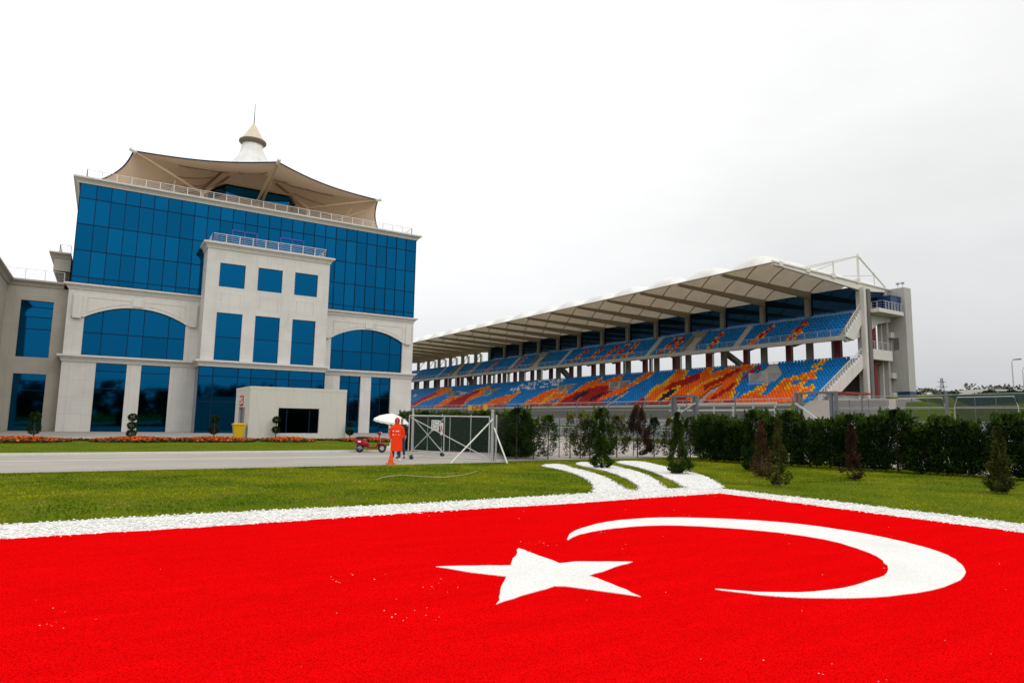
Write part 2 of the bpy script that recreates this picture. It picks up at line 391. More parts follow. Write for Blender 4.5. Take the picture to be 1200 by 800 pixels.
# dark rooms behind the glass
c = MB(); c.box(UL+.65, UR-.65, F0+.75, F0+D-.7, .02, 12.9); c.build('inner_core', M['mullion'], OFF)
for a, b in gl+gr: window(OFF, 'ground_window', a, b, .02, 6.28, F0+.3, [(a+b)/2] if a > 20 else None, [3.95, 5.55])
for ci, c in enumerate((2.15, 25.0)):
    g = MB(); xs = [c-4.2, c-2.75, c-.62, c+.62, c+2.75, c+4.2]; fr = MB()
    for x0, x1 in zip(xs, xs[1:]):
        n = 6; rr = random.random()
        g.add([(x0, F0+.3, 6.95), (x1, F0+.3, 6.95), (x1, F0+.3, 9.05), (x0, F0+.3, 9.05)], [(0, 1, 2, 3)])
        top = [(x0+(x1-x0)*i/n) for i in range(n+1)]
        g.add([(x0, F0+.3, 9.05), (x1, F0+.3, 9.05)]+[(x, F0+.3, arch_z(x, c)) for x in top[::-1]], [tuple(range(n+3))])
    o = g.build('arched_window', M['glass'], OFF)
    for x in xs: fr.box(x-.035, x+.035, F0+.25, F0+.32, 6.95, arch_z(x, c))
    fr.box(c-4.2, c+4.2, F0+.255, F0+.315, 9.01, 9.09); fr.box(c-4.2, c+4.2, F0+.252, F0+.318, 6.95, 7.03)
    fr.build('frame', M['mullion'], o)
    # raised arch surround with stepped ends and keystone
    h = MB(); n = 20
    for i in range(n):
        x0, x1 = c-4.2+8.4*i/n, c-4.2+8.4*(i+1)/n
        h.prism([(x0, arch_z(x0, c)-.02), (x1, arch_z(x1, c)-.02), (x1, 12.55), (x0, 12.55)], F0-.14, F0-.002)
    for s in (-1, 1):
        a, b = sorted((c+s*4.2, c+s*5.2)); h.box(a, b, F0-.14, F0-.002, 10.42, 12.55)
        a, b = sorted((c+s*4.45, c+s*5.12)); h.box(a, b, F0-.24, F0-.142, 10.28, 12.42)
        a, b = sorted((c+s*.62, c+s*4.05)); 
        poly = [(a, 12.28), (b, 12.28)]+[(b+(a-b)*i/8, min(12.2, arch_z(b+(a-b)*i/8, c)+.32)) for i in range(9)]
        # raised fillet around the spandrel panel
        for p, q in zip(poly, poly[1:]+poly[:1]): h.bar((p[0], F0-.155, p[1]), (q[0], F0-.155, q[1]), .035, .06)
    h.box(c-.45, c+.45, F0-.21, F0-.142, arch_z(c, c)+.12, 12.5)
    h.build('arch_surround', M['trim'], OFF)
# central block
CB = MB()
wins = [(8.68, 11.03), (12.24, 14.61), (15.85, 18.2)]
wall_open(CB, 7.5, 19.4, 6.4, 17.84, [(a, b, 6.95, 11.6) for a, b in wins]+[(a, b, 14.15, 16.5) for a, b in wins], F1, F1+.5)
CB.box(7.5, 8.0, F1+.5, F0-.003, 6.4, 17.84); CB.box(18.9, 19.4, F1+.5, F0-.003, 6.4, 17.84)
CB.box(8.0, 18.9, F1+.5, F0-.003, 17.3, 17.84)
CB.build('central_block', M['stone'], OFF)
for a, b in wins:
    r = MB()
    for p, q in (((a+.3, 13.5), (b-.3, 13.5)), ((b-.3, 13.5), (b-.3, 12.2)), ((b-.3, 12.2), (a+.3, 12.2)), ((a+.3, 12.2), (a+.3, 13.5))):
        r.bar((p[0], F1-.006, p[1]), (q[0], F1-.006, q[1]), .012, .05)
    r.build('relief_panel', M['trim'], OFF)
c = MB(); c.box(8.05, 18.85, F1+.62, F0-.05, 6.5, 17.2); c.build('block_core', M['mullion'], OFF)
for a, b in wins:
    window(OFF, 'upper_window', a, b, 14.15, 16.5, F1+.22)
    window(OFF, 'tall_window', a, b, 6.95, 11.6, F1+.22, None, [9.25])
# entrance glazing below the block
xs = [7.5, 8.75, 11.0, 12.2, 14.6, 15.85, 18.15, 19.45]; zs = [.02, 3.0, 5.4, 6.3]
g = MB(); panes(g, xs, zs, F1+.12); 
for z0, z1 in zip(zs, zs[1:]):
    for a, b in ((F1+.12, F1+1.6), (F1+1.6, F0)):
        g.add([(7.5, b, z0), (7.5, a, z0), (7.5, a, z1), (7.5, b, z1)], [(0, 1, 2, 3)]); g.add([(19.45, a, z0), (19.45, b, z0), (19.45, b, z1), (19.45, a, z1)], [(0, 1, 2, 3)])
o = g.build('entrance_glazing', M['glass'], OFF); f = MB(); mull(f, xs, zs, F1+.12); f.build('frame', M['mullion'], o)
# upper glass box
x = [-3.33]+[-3.22+1.2*i for i in range(1, 28)]+[30.42]
zs = [13.58, 14.115, 16.62, 19.08, 21.55, 22.93]
g = MB(); panes(g, x, zs, F0-.01, .005)
for a, b in zip(np.linspace(F0, F0+D, 20), np.linspace(F0, F0+D, 20)[1:]):
    for z0, z1 in zip(zs, zs[1:]): 
        g.add([(-3.33, b, z0), (-3.33, a, z0), (-3.33, a, z1), (-3.33, b, z1)], [(0, 1, 2, 3)]); g.add([(30.42, a, z0), (30.42, b, z0), (30.42, b, z1), (30.42, a, z1)], [(0, 1, 2, 3)])
g.box(-3.2, 30.3, F0+D-.1, F0+D, 13.6, 22.9)
o = g.build('curtain_wall', M['glass'], OFF)
f = MB(); mull(f, x, zs, F0-.01, .07, .06); f.build('mullion', M['mullion'], o)
for a in (11, 15):
    d = MB(); u0, u1 = -3.22+1.2*a, -3.22+1.2*(a+2)
    for q in (u0, (u0+u1)/2, u1): d.box(q-.07, q+.07, F0-.13, F0-.075, 18.47, 20.7)
    d.box(u0, u1, F0-.135, F0-.075, 20.56, 20.74)
    d.build('balcony_door', M['frame_blue'], OFF)
# cornices
def prof(z0, z1, o):
    h = z1-z0; return [(0, z0), (o*.2, z0), (o*.24, z0+h*.2), (o*.45, z0+h*.5), (o*.8, z0+h*.68), (o, z0+h*.72), (o, z1), (0, z1)]
cn = MB(); cn.sweep([(UL, F0+D), (UL, F0), (UR, F0), (UR, F0+D)], prof(22.93, 23.5, .5)); cn.slab([(UL, F0), (UR, F0), (UR, F0+D), (UL, F0+D)], 23.0, 23.46)
cn.build('roof_cornice', M['trim'], OFF)
for a, b in ((UL, 7.5), (19.4, UR)):
    cn = MB(); path = [(a, F0+D), (a, F0), (b, F0)] if a < 0 else [(a, F0), (b, F0), (b, F0+D)]
    cn.sweep(path, prof(12.955, 13.48, .4)); cn.build('middle_cornice', M['trim'], OFF)
cn = MB(); cn.sweep([(UL, F0+D), (UL, F0), (7.5, F0), (7.5, F1), (19.4, F1), (19.4, F0), (UR, F0), (UR, F0+D)], prof(6.32, 6.93, .42)); cn.build('lower_cornice', M['trim'], OFF)
cn = MB(); cn.sweep([(7.5, F0-.08), (7.5, F1), (19.4, F1), (19.4, F0-.08)], prof(17.845, 18.46, .42)); cn.slab([(7.5, F1), (19.4, F1), (19.4, F0-.08), (7.5, F0-.08)], 17.9, 18.43); cn.build('block_cornice', M['trim'], OFF)
def railing(name, path, z0, h, sp, parent, m='rail', nr=5, r=.022, **pr):
    mb = MB(); P = [Vector((*p, 0)) for p in path]
    for p, q in zip(P, P[1:]):
        l = (q-p).length; n = max(1, round(l/sp))
        for i in range(n+1):
            c = p.lerp(q, i/n); mb.box(c.x-r*1.3, c.x+r*1.3, c.y-r*1.3, c.y+r*1.3, z0, z0+h)
        for k in range(nr):
            z = z0+h*(k+1)/nr-r; rr = r if k == nr-1 else r*.45
            mb.bar((p.x, p.y, z), (q.x, q.y, z), rr*2, rr*2)
    return mb.build(name, M[m], parent, **pr)
railing('roof_railing', [(-2.94, F0+D-1), (-2.94, F0+.2), (29.92, F0+.2), (29.92, F0+D-1)], 23.47, .93, 1.24, OFF)
railing('balcony_railing', [(7.85, F0-.15), (7.85, F1+.05), (18.98, F1+.05), (18.98, F0-.15)], 18.44, .95, 1.22, OFF)
# penthouse
ph = [(8.4, 78.5), (9.6, 75.5), (16.4, 75.5), (17.6, 78.5), (16.4, 90), (9.6, 90)]
p = MB(); p.slab(ph, 23.47, 25.75); p.slab([(13+(a-13)*1.04, 82+(b-82)*1.03) for a, b in ph], 26.85, 27.05); p.build('penthouse', M['penthouse'], OFF)
g = MB(); g.slab([(13+(a-13)*.985, 82+(b-82)*.985) for a, b in ph], 25.76, 26.84); g.build('penthouse_window', M['glass'], OFF)
# roof tent
TC = (13.5, 84.6)
anch = [(13.5, 68.4, 27.9), (26.43, 73.9, 27.95), (27.1, 74.3, 23.9), (26.43, 95.2, 27.95), (13.5, 100.6, 27.9), (.6, 95.2, 27.95), (-2.3, 73.8, 24.1), (.62, 73.9, 27.95)]
anch.insert(3, (29.0, 93.6, 23.75)); anch.insert(7, (-2.4, 93.6, 23.75))
B = []
for i, p in enumerate(anch):
    q = anch[(i+1) % len(anch)]; p, q = Vector(p), Vector(q); l = (q-p).length; c = Vector((*TC, 25))
    for k in range(12):
        t = k/12; s = 4*t*(1-t); x = p.lerp(q, t); inw = (c-x); inw.z = 0; inw.normalize()
        x = x+inw*s*l*(.06 if p.z > 27 and q.z > 27 else .13 if p.z != q.z else .05); x.z -= s*l*(.010 if p.z > 27 and q.z > 27 else .02); B.append(x)
NT = 26; vs = []; fs = []; n = len(B)
for i, b in enumerate(B):
    d = Vector((b.x-TC[0], b.y-TC[1], 0)); rr = d.length; d.normalize()
    for k in range(NT+1):
        t = k/NT; r_ = 1.2+(rr-1.2)*t**1.25; s = (r_-1.2)/(rr-1.2)
        g_ = .62*math.exp(-s*7)+.38*(1-s)**1.35
        g0 = .62*math.exp(-7)
        z = b.z+(35.45-b.z)*(g_-g0*s)
        ripple = .10*math.sin(i*math.pi*2*18/n)*math.exp(-((s-.12)/.12)**2)
        vs.append((TC[0]+d.x*r_, TC[1]+d.y*r_, z+ripple))
for i in range(n):
    for k in range(NT):
        a, b = i*(NT+1)+k, ((i+1) % n)*(NT+1)+k; fs.append((a, a+1, b+1, b))
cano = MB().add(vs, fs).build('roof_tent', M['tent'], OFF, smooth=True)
e = MB(); e.tube([b for b in B]+[B[0]], .07, 6); e.build('edge_cable', M['mullion'], cano)
sm = MB()
for i in range(0, n, 4):
    sm.tube([Vector(vs[i*(NT+1)+k])-Vector((0, 0, .12)) for k in range(10, 19, 2)], .05, 5)
sm.build('seam', M['strut'], cano)
st = MB()
for base, tip in (((7.2, 73.8, 24.75), anch[-1]), ((12.6, 73.8, 25.0), anch[0]), ((13.2, 74.6, 25.0), anch[0]), ((18.1, 73.8, 25.3), anch[1]), ((7.2, 73.8, 24.75), (10.4, 80.5, 29.4)), ((18.1, 73.8, 25.3), (15.4, 77.5, 28.6)), ((7.2, 73.8, 23.5), (7.2, 73.8, 24.9)), ((12.8, 74, 23.5), (12.8, 74, 25.2)), ((18.1, 73.8, 23.5), (18.1, 73.8, 25.4)), ((5.0, 78, 23.5), (10.0, 80, 30.2)), ((21, 90, 23.5), anch[4]), ((6, 90, 23.5), anch[6])):
    b, t = Vector(base), Vector(tip); x = t+(t-b).normalized()*(.3 if t.z > 26 else 0)
    o = MB().tube([b, b.lerp(x, .5), x], [.13, .18, .13], 10).build('tent_strut', M['strut'], cano, smooth=True)
    if t.z > 27.5 and t.y < 76: MB().tube([t-(t-b).normalized()*.35, x+(x-t).normalized()*.05], [.17, .19], 10).build('strut_cap', M['tube_white'], cano, smooth=True)
for a, b in (((21.5, 73.9, 23.5), (23.2, 73.9, 26.2)), ((4.0, 73.9, 23.5), (4.6, 73.9, 25.7)), ((19.5, 73.5, 23.5), (25.4, 74, 26.6))):
    MB().tube([a, b], .07, 6).build('brace', M['strut'], cano)
k = MB(); k.lathe([(1.2, 35.4), (1.46, 35.75), (1.52, 36.0), (1.42, 36.1), (.74, 37.25), (.16, 38.3), (.08, 38.5), (0.001, 38.55)], (*TC, 0), 20); k.build('cone_cap', M['cap'], cano)
k = MB(); k.lathe([(1.30, 35.5), (1.64, 35.85), (1.62, 36.05), (1.46, 36.07)], (*TC, 0), 20); k.build('cap_collar', M['louvre'], cano)
k = MB(); k.tube([(*TC, 38.1), (*TC, 41.0)], [.07, .03], 6); k.lathe([(0.01, 38.3), (.13, 38.42), (.01, 38.55)], (*TC, 0), 8); k.build('spire', M['steel_dark'], cano)

# lower wing on the left of the office
AN = empty('annex_wing', (-5.7, 72.2, 0), 'lower tan stone wing with two tall blue windows at the office building end', 'building')
FA = 72.2
w = MB(); wall_open(w, -8, UL-.01, 0, 12.95, [(-6.92, -4.52, .02, 5.06), (-6.92, -4.5, 6.56, 11.66)], FA, FA+.6)
w.box(-30, -8, 55, FA, 0, 12.95); w.box(-30, UL-.01, FA+.6, FA+24, 0, 12.95); w.build('wall', M['stone_tan'], AN)
window(AN, 'window', -6.92, -4.52, .02, 5.06, FA+.3, None, [3.6, 4.45]); window(AN, 'window', -6.92, -4.5, 6.56, 11.66, FA+.3, None, [9.1, 10.2, 11.1])
cn = MB(); cn.sweep([(-30, 55), (-8, 55), (-8, FA), (UL-.42, FA)], prof(12.955, 13.5, .42)); cn.slab([(-30, 55), (-8, 55), (-8, FA), (UL-.5, FA), (UL-.5, FA+24), (-30, FA+24)], 13.0, 13.46); cn.build('cornice', M['stone_tan'], AN)
railing('roof_railing', [(-8.25, 55.3), (-8.25, FA+.0), (-3.9, FA+.05)], 13.48, 1.02, 1.6, AN, 'rail', 5, .02)
w = MB(); w.box(-4.85, UL-.12, FA+.4, FA+14, 14.7, 15.9); w.build('stair_block', M['stone_tan'], AN)
cn = MB(); cn.sweep([(-4.85, FA+14), (-4.85, FA+.4), (UL-.13, FA+.4)], prof(15.9, 16.4, .4)); cn.slab([(-4.85, FA+.4), (UL-.13, FA+.4), (UL-.13, FA+14), (-4.85, FA+14)], 15.95, 16.37); cn.build('block_cornice', M['stone_tan'], AN)
lv = MB()
for k in range(7): z = 13.5+k*.17; lv.box(-4.75+(.62-.09*k), UL-.12, FA+.5+.02*k, FA+3, z, z+.1)
lv.box(-4.1, UL-.14, FA+.75, FA+2.9, 13.47, 14.69); lv.build('louvre', M['louvre'], AN)
railing('block_railing', [(-4.5, FA+10), (-4.5, FA+.6), (UL-.2, FA+.6)], 16.37, .85, 1.6, AN, 'rail', 5, .02)

# ------------------------------------------------------------------ gatehouse
GH = empty('gatehouse', (12.4, 49.4, 0), 'small cream flat roofed guard house with one wide dark window in front of the offices', 'gatehouse')
w = MB(); wall_open(w, 8.86, 15.86, 0, 3.6, [(10.87, 13.82, .5, 2.32)], 49.4, 49.65)
for a, b, z0 in ((49.65, 51.15, 0), (51.15, 53.65, 2.34), (53.65, 55.2, 0)): w.box(8.86, 9.11, a, b, z0, 3.6)
w.box(15.61, 15.86, 49.65, 55.2, 0, 3.6); w.box(9.11, 15.61, 54.95, 55.2, 0, 3.6); w.box(9.11, 15.61, 49.65, 54.95, 3.35, 3.6)
w.build('wall', M['gatehouse'], GH)
r = MB(); r.box(8.85, 15.87, 49.39, 55.21, 3.602, 3.82); r.build('parapet', M['gatehouse'], GH)
window(GH, 'window', 10.87, 13.82, .5, 2.32, 49.58, [11.5, 13.15], None, 'glass_dark', .06)
d = MB(); d.box(9.0, 9.05, 51.15, 53.65, 0, 2.34); d.build('door', M['glass_dark'], GH)
s = MB(); s.box(8.82, 8.858, 51.85, 53.3, 2.45, 3.2); sg = s.build('door_sign', M['red_sign'], GH)
t = MB()
for a, b, c, e in ((52.1, 52.5, 2.95, 3.08), (52.7, 53.1, 2.8, 3.05), (52.0, 52.35, 2.6, 2.85), (52.6, 53.0, 2.55, 2.68)): t.box(8.80, 8.818, a, b, c, e)
t.build('lettering', M['sign_white'], sg)
i = MB(); i.box(9.2, 15.5, 51, 54.8, .02, 3.3); i.build('interior', M['mullion'], GH)
# ------------------------------------------------------------------ grandstand
LOWPOLY= [('O',[(168.099,0.112),(167.902,0.324),(166.234,0.662),(165.738,0.92),(158.674,0.966),(155.555,0.74),(159.702,0.467),(163.979,0.272),(165.652,0.025)]),('R',[(169.993,0.201),(168.607,0.498),(165.058,0.743),(162.056,0.644),(165.799,0.361),(166.566,0.068)]),('O',[(152.303,0.009),(151.779,0.321),(150.469,0.515),(143.691,0.528),(141.445,0.787),(137.176,0.915),(135.241,0.715),(135.361,0.494),(137.254,0.281),(135.871,-0.046),(147.485,-0.034)]),('R',[(147.485,-0.034),(146.685,0.307),(143.691,0.528),(140.746,0.745),(138.445,0.657),(140.171,0.401),(137.154,0.027),(140.342,-0.042)]),('N',[(149.429,0.59),(149.934,0.753),(145.12,0.689),(144.665,0.532)]),('N',[(180.16,0.675),(179.937,0.812),(174.759,0.653),(175.651,0.522)]),('O',[(127.841,0.082),(126.706,0.251),(123.622,0.412),(120.899,0.469),(120.016,0.601),(118.25,0.525),(118.322,0.293),(117.823,0.096),(118.179,-0.064),(124.436,-0.058)]),('R',[(122.173,-0.06),(121.979,0.138),(118.321,0.129),(116.426,-0.066)]),('O',[(136.697,0.499),(135.969,0.607),(136.511,0.873),(136.893,1.028),(135.892,0.756),(134.481,0.49),(134.129,0.344)]),('N',[(134.838,0.639),(134.114,0.747),(130.057,0.688),(130.158,0.544)]),('O',[(111.187,-0.041),(110.735,0.175),(109.952,0.391),(108.926,0.545),(106.405,0.626),(100.967,0.504),(100.019,0.292),(101.741,0.21),(103.096,0.096),(104.865,0.011),(106.663,-0.076)]),('R',[(107.276,-0.075),(107.522,0.075),(105.074,0.07),(103.668,-0.079)]),('Y',[(105.27,0.041),(105.103,0.25),(105.438,0.434),(104.417,0.399),(103.694,0.186),(104.371,0.039)]),('W',[(126.19,0.632),(123.013,0.861),(119.441,0.976),(111.513,0.984),(107.981,0.989),(107.058,0.725),(111.934,0.657),(116.165,0.615),(122.502,0.579)]),('O',[(99.95,-0.083),(100.686,0.236),(99.065,0.436),(98.854,0.643),(98.085,0.758),(96.204,0.864),(95.632,0.95),(94.246,0.731),(92.185,0.833),(90.306,0.992),(89.476,0.956),(88.75,0.749),(89.58,0.586),(85.554,0.48),(84.517,0.528),(82.945,0.413),(85.089,0.265),(87.978,0.115),(89.148,0.012),(90.018,-0.119),(99.581,-0.111)]),('R',[(98.931,-0.055),(98.903,0.201),(97.67,0.429),(95.017,0.532),(93.402,0.609),(90.649,0.621),(86.961,0.488),(87.836,0.356),(88.233,0.223),(88.26,0.037),(88.823,-0.12),(98.209,-0.112)]),('D',[(96.34,0.251),(95.948,0.392),(94.67,0.501),(93.828,0.383),(94.221,0.243),(95.295,0.162)]),('D',[(91.019,0.178),(90.555,0.285),(89.419,0.418),(88.667,0.305),(89.303,0.172),(90.073,0.094)]),('N',[(104.747,0.585),(104.359,0.739),(101.847,0.784),(100.771,0.624),(101.258,0.506),(103.626,0.518)]),('N',[(89.511,0.557),(89.109,0.695),(86.87,0.763),(85.851,0.618),(86.55,0.513)]),('O',[(87.136,0.461),(85.384,0.615),(84.513,0.856),(83.345,1.068),(82.202,1.057),(81.783,0.833),(82.808,0.678),(83.663,0.55),(84.519,0.421),(85.954,0.348)]),('O',[(78.933,-0.031),(77.093,0.185),(77.626,0.386),(77.633,0.513),(76.334,0.581),(76.824,0.895),(77.873,1.039),(77.539,1.09),(75.388,1.013),(73.841,0.893),(73.4,0.711),(72.001,0.8),(71.152,0.868),(70.584,1.014),(69.527,1.053),(68.559,0.818),(68.125,0.912),(67.56,1.055),(65.655,1.058),(65.19,0.906),(64.108,1.015),(62.64,1.022),(61.338,0.983),(61.557,0.822),(62.482,0.785),(60.878,0.454),(59.848,0.21),(58.894,0.039),(58.359,0.12),(56.888,-0.086),(79.457,-0.079)]),('Y',[(79.342,-0.03),(77.335,0.21),(77.873,0.412),(77.882,0.54),(76.576,0.608),(77.072,0.924),(76.127,0.837),(75.456,0.524),(76.898,0.432),(76.26,0.157),(78.325,-0.032)]),('R',[(79.297,-0.055),(78.379,0.115),(76.735,0.208),(75.753,0.083),(71.442,0.072),(71.806,0.214),(68.255,0.2),(65.494,-0.074),(79.208,-0.103)]),('R',[(74.681,0.396),(74.78,0.595),(73.172,0.684),(71.655,0.822),(71.152,0.868),(70.504,0.787),(69.784,0.633),(70.579,0.542),(71.901,0.429),(72.178,0.358),(73.684,0.366)]),('Y',[(74.028,0.079),(74.309,0.272),(73.562,0.414),(72.182,0.504),(71.226,0.33),(71.229,0.188),(72.138,0.051)]),('D',[(73.277,0.077),(73.668,0.221),(73.459,0.34),(72.273,0.431),(71.961,0.333),(71.958,0.191),(72.352,0.075)]),('R',[(67.338,0.473),(65.959,0.628),(65.218,0.739),(64.331,0.874),(63.34,0.863),(63.891,0.728),(64.584,0.57),(65.479,0.461),(66.042,0.35)]),('R',[(63.197,0.224),(62.522,0.376),(61.986,0.506),(61.338,0.457),(61.676,0.261),(62.204,0.134),(63.145,-0.056),(63.868,0.074)]),('R',[(61.588,0.616),(61.243,0.819),(60.695,0.952),(60.025,0.852),(60.402,0.696),(60.942,0.566)]),('B',[(68.38,0.816),(68.896,0.97),(67.763,1.083),(66.592,1.144),(66.912,0.925)]),('Y',[(68.626,0.224),(68.628,0.387),(68.58,0.505),(67.827,0.618),(66.684,0.681),(65.555,0.742),(65.179,0.692),(66.202,0.618),(67.333,0.555),(67.808,0.429),(67.836,0.29),(67.912,0.199)]),('Y',[(63.29,0.792),(62.643,0.786),(61.237,0.546),(60.852,0.41),(61.66,0.482)]),('Y',[(75.147,0.984),(73.877,0.919),(73.048,0.733),(73.104,0.633),(73.752,0.689)]),('R',[(59.697,-0.082),(60.268,0.033),(57.687,0.026),(56.888,-0.086)]),('O',[(58.359,0.12),(58.259,0.224),(57.304,0.325),(56.8,0.513),(56.231,0.487),(55.777,0.337),(55.752,0.234),(55.059,0.149),(54.266,0.166),(54.29,0.329),(54.588,0.517),(53.52,0.551),(52.601,0.627),(51.82,0.662),(51.049,0.675),(49.799,0.602),(50.186,0.484),(50.08,0.344),(49.348,0.359),(48.857,0.415),(48.403,0.314),(48.673,0.163),(47.704,-0.099),(56.888,-0.086)]),('B',[(60.676,0.365),(61.057,0.5),(57.801,0.52),(56.942,0.514),(57.453,0.347),(58.412,0.246),(58.779,0.101),(59.356,0.103)]),('Y',[(58.108,0.203),(57.229,0.314),(56.8,0.513),(56.383,0.531),(55.942,0.443),(56.583,0.258),(57.667,0.159)]),('Y',[(55.327,0.15),(55.894,0.255),(56.069,0.402),(55.65,0.378),(55.485,0.253),(54.788,0.128)]),('Y',[(54.284,0.288),(54.588,0.517),(54.18,0.493),(54.024,0.327),(53.882,0.245)]),('Y',[(52.845,0.3),(52.336,0.48),(51.691,0.619),(51.309,0.574),(51.822,0.435),(52.204,0.257)]),('Y',[(50.706,0.21),(50.325,0.345),(49.934,0.522),(49.799,0.602),(49.321,0.517),(49.72,0.303),(50.101,0.169)]),('B',[(52.334,0.398),(52.207,0.499),(51.566,0.494),(51.442,0.412)]),('B',[(50.325,0.345),(49.939,0.482),(49.2,0.516),(49.345,0.379),(49.841,0.303)]),('Y',[(51.688,0.808),(51.555,0.891),(51.037,0.864),(50.916,0.757)]),('O',[(51.299,0.803),(51.423,0.954),(50.898,1.013),(50.254,1.004),(50.393,0.899),(50.913,0.799)]),('Y',[(51.949,0.621),(51.173,0.739),(50.153,0.77),(49.907,0.726),(50.794,0.673),(51.563,0.597)]),('N',[(64.854,-0.075),(65.405,0.189),(65.109,0.413),(64.039,0.498),(63.934,0.361),(64.256,0.163),(63.906,-0.076)]),('N',[(85.646,-0.097),(84.524,0.106),(84.124,0.34),(83.95,0.471),(82.998,0.439),(83.131,0.18),(83.805,-0.023),(84.03,-0.124)]),('N',[(59.405,0.51),(59.748,0.601),(59.696,0.803),(59.205,1.052),(58.445,1.042),(55.446,0.696),(55.409,0.524),(56.086,0.465)]),('N',[(58.632,0.77),(59.315,0.96),(58.605,1.067),(58.003,1.06),(57.469,0.803)])]
UPST = [(67.37,67.24),(59.98,57.96),(53.75,53.09),(75.22,75.15),(102.2,99.7),(97.08,95.38),(92.9,90.83),(89.61,88.31),(86.64,85.89),(78.06,75.99),(135.83,134.4),(145.02,144.55),(156.2,154.74),(122.97,122.4)]
GS = empty('grandstand', (75, 46, 4.2), 'long covered grandstand with two tiers of blue, orange and red seats beside the track', 'grandstand')
V0, V1 = 46.0, 191.0; BAY = 7.25
LOF, LOB = (71.2, 4.35), (80.2, 10.3); UPF, UPB = (76.9, 12.75), (80.4, 16.1)
# stepped concrete decks
def deck(name, a, b, rows, thick, m):
    mb = MB(); du, dz = (b[0]-a[0])/rows, (b[1]-a[1])/rows; top = [(a[0], a[1])]
    for r in range(rows):
        top += [(a[0]+du*(r+1), a[1]+dz*r), (a[0]+du*(r+1), a[1]+dz*(r+1))]
    poly = top+[(b[0]+.0, b[1]-thick), (a[0], a[1]-thick)]
    # strips so that the section stays convex enough
    for r in range(rows):
        u0, u1, z = a[0]+du*r, a[0]+du*(r+1), a[1]+dz*r; zb = a[1]+dz*r-thick
        mb.add([(u0, V0, zb), (u1, V0, zb+dz), (u1, V0, z), (u0, V0, z), (u0, V1, zb), (u1, V1, zb+dz), (u1, V1, z), (u0, V1, z)],
               [(0, 1, 2, 3), (7, 6, 5, 4), (3, 2, 6, 7), (0, 4, 5, 1)])
        mb.add([(u1, V0, z), (u1, V0, z+dz), (u1, V1, z+dz), (u1, V1, z)], [(0, 1, 2, 3)])
    return mb.build(name, M[m], GS)
LR, UR_ = 18, 8
deck('lower_tier', LOF, LOB, LR, .7, 'concrete'); deck('upper_tier', UPF, UPB, UR_, .5, 'concrete')
# seats
CW = dict(B=(.005, .215, .60), O=(.90, .15, .008), Y=(.90, .42, .012), R=(.42, .012, .012), D=(.02, .012, .03), W=(.75, .78, .82))
def inside(pts, x, y):
    c = False; j = len(pts)-1
    for i in range(len(pts)):
        (x1, y1), (x2, y2) = pts[i], pts[j]
        if (y1 > y) != (y2 > y) and x < (x2-x1)*(y-y1)/(y2-y1)+x1: c = not c
        j = i
    return c
BB = [(min(p[0] for p in q), max(p[0] for p in q)) for _, q in LOWPOLY]
def low_col(v, f):
    c = 'B'; last = None
    for (k, q), (a, b) in zip(LOWPOLY, BB):
        if a <= v <= b and inside(q, v, f): last = c; c = k
    if c == 'W' and random.random() > .42: c = 'B'
    if c == 'O' and v > 100 and random.random() < .10: c = 'Y'
    if c == 'B' and f < .10 and v > 62: c = 'R' if math.sin(v*.31)+math.sin(v*.13+1) > .55 else 'B'
    return c
def low_base(v, f):
    c = 'B'
    for (k, q), (a, b) in zip(LOWPOLY, BB):
        if a <= v <= b and inside(q, v, f): c = k
    return c
SEATS = []          # (u, v, z, colour)
UPA = [62.5, 80.8, 106.1, 125.3, 144, 163, 181]; UPVOM = [(70.2, 73.0), (113.5, 117), (151, 155)]
LOVOM = [(56.4, 59.4), (86.2, 89.0), (101.6, 104.4), (130.6, 133.8), (150, 153)]
def seat_rows():
    for r in range(LR):
        u = LOF[0]+(LOB[0]-LOF[0])*(r+.35)/LR; z = LOF[1]+(LOB[1]-LOF[1])*r/LR; f = (r+.5)/LR
        v = V0+1.6
        while v < V1-1:
            if not any(a-.2 < v < b+.2 and .48 < f < .80 for a, b in LOVOM):
                c = low_col(v, f)
                if c == 'O' and random.random() < .6 and any(low_base(v+dv, f+df) == 'B' for dv, df in ((.6, 0), (-.6, 0), (0, .06))): c = 'Y'
                if c != 'N': SEATS.append((u, v, z, c))
            v += .5
    for r in range(UR_):
        u = UPF[0]+(UPB[0]-UPF[0])*(r+.35)/UR_; z = UPF[1]+(UPB[1]-UPF[1])*r/UR_; f = (r+.5)/UR_
        v = V0+1.2
        while v < V1-1:
            if not any(abs(v-a) < .6 for a in UPA) and not any(a < v < b for a, b in UPVOM):
                c = 'B'
                if f < .88:
                    for a, b in UPST:
                        m_ = a+(b-a)*f+.25*math.sin(r*2.3)
                        d = abs(v-m_)
                        if d < .3: c = 'R' if random.random() < .75 else 'O'
                        elif d < .62: c = 'O' if r % 2 else 'Y'
                SEATS.append((u, v, z, c))
            v += .5
seat_rows()
SV = []; SF = []
def seat_unit():
    mb = MB(); mb.box(-.18, .18, -.21, .21, .20, .25); 
    mb.hull8([(.16, -.21, .22), (.21, -.21, .22), (.21, .21, .22), (.16, .21, .22)], [(.23, -.19, .56), (.27, -.19, .56), (.27, .19, .56), (.23, .19, .56)])
    mb.box(-.05, .12, -.04, .04, 0, .2)
    return mb
su = seat_unit(); sv = np.array(su.v); sf = np.array(su.f)
from math import hypot
SEATS.sort(key=lambda s: hypot(s[0], s[1], s[2]-1.75)+(0 if s[2] < 11.5 else 30))
SM = {}
for k in CW:
    a = MB(); a.v = su.v; a.f = su.f; a.c = [CW[k]]*len(su.f); a.r = [.5]*len(su.f)
    o = a.build('seat', M['seat'], None, attrs=True); SM[k] = o.data; bpy.data.objects.remove(o)
g0 = wloc(GS)
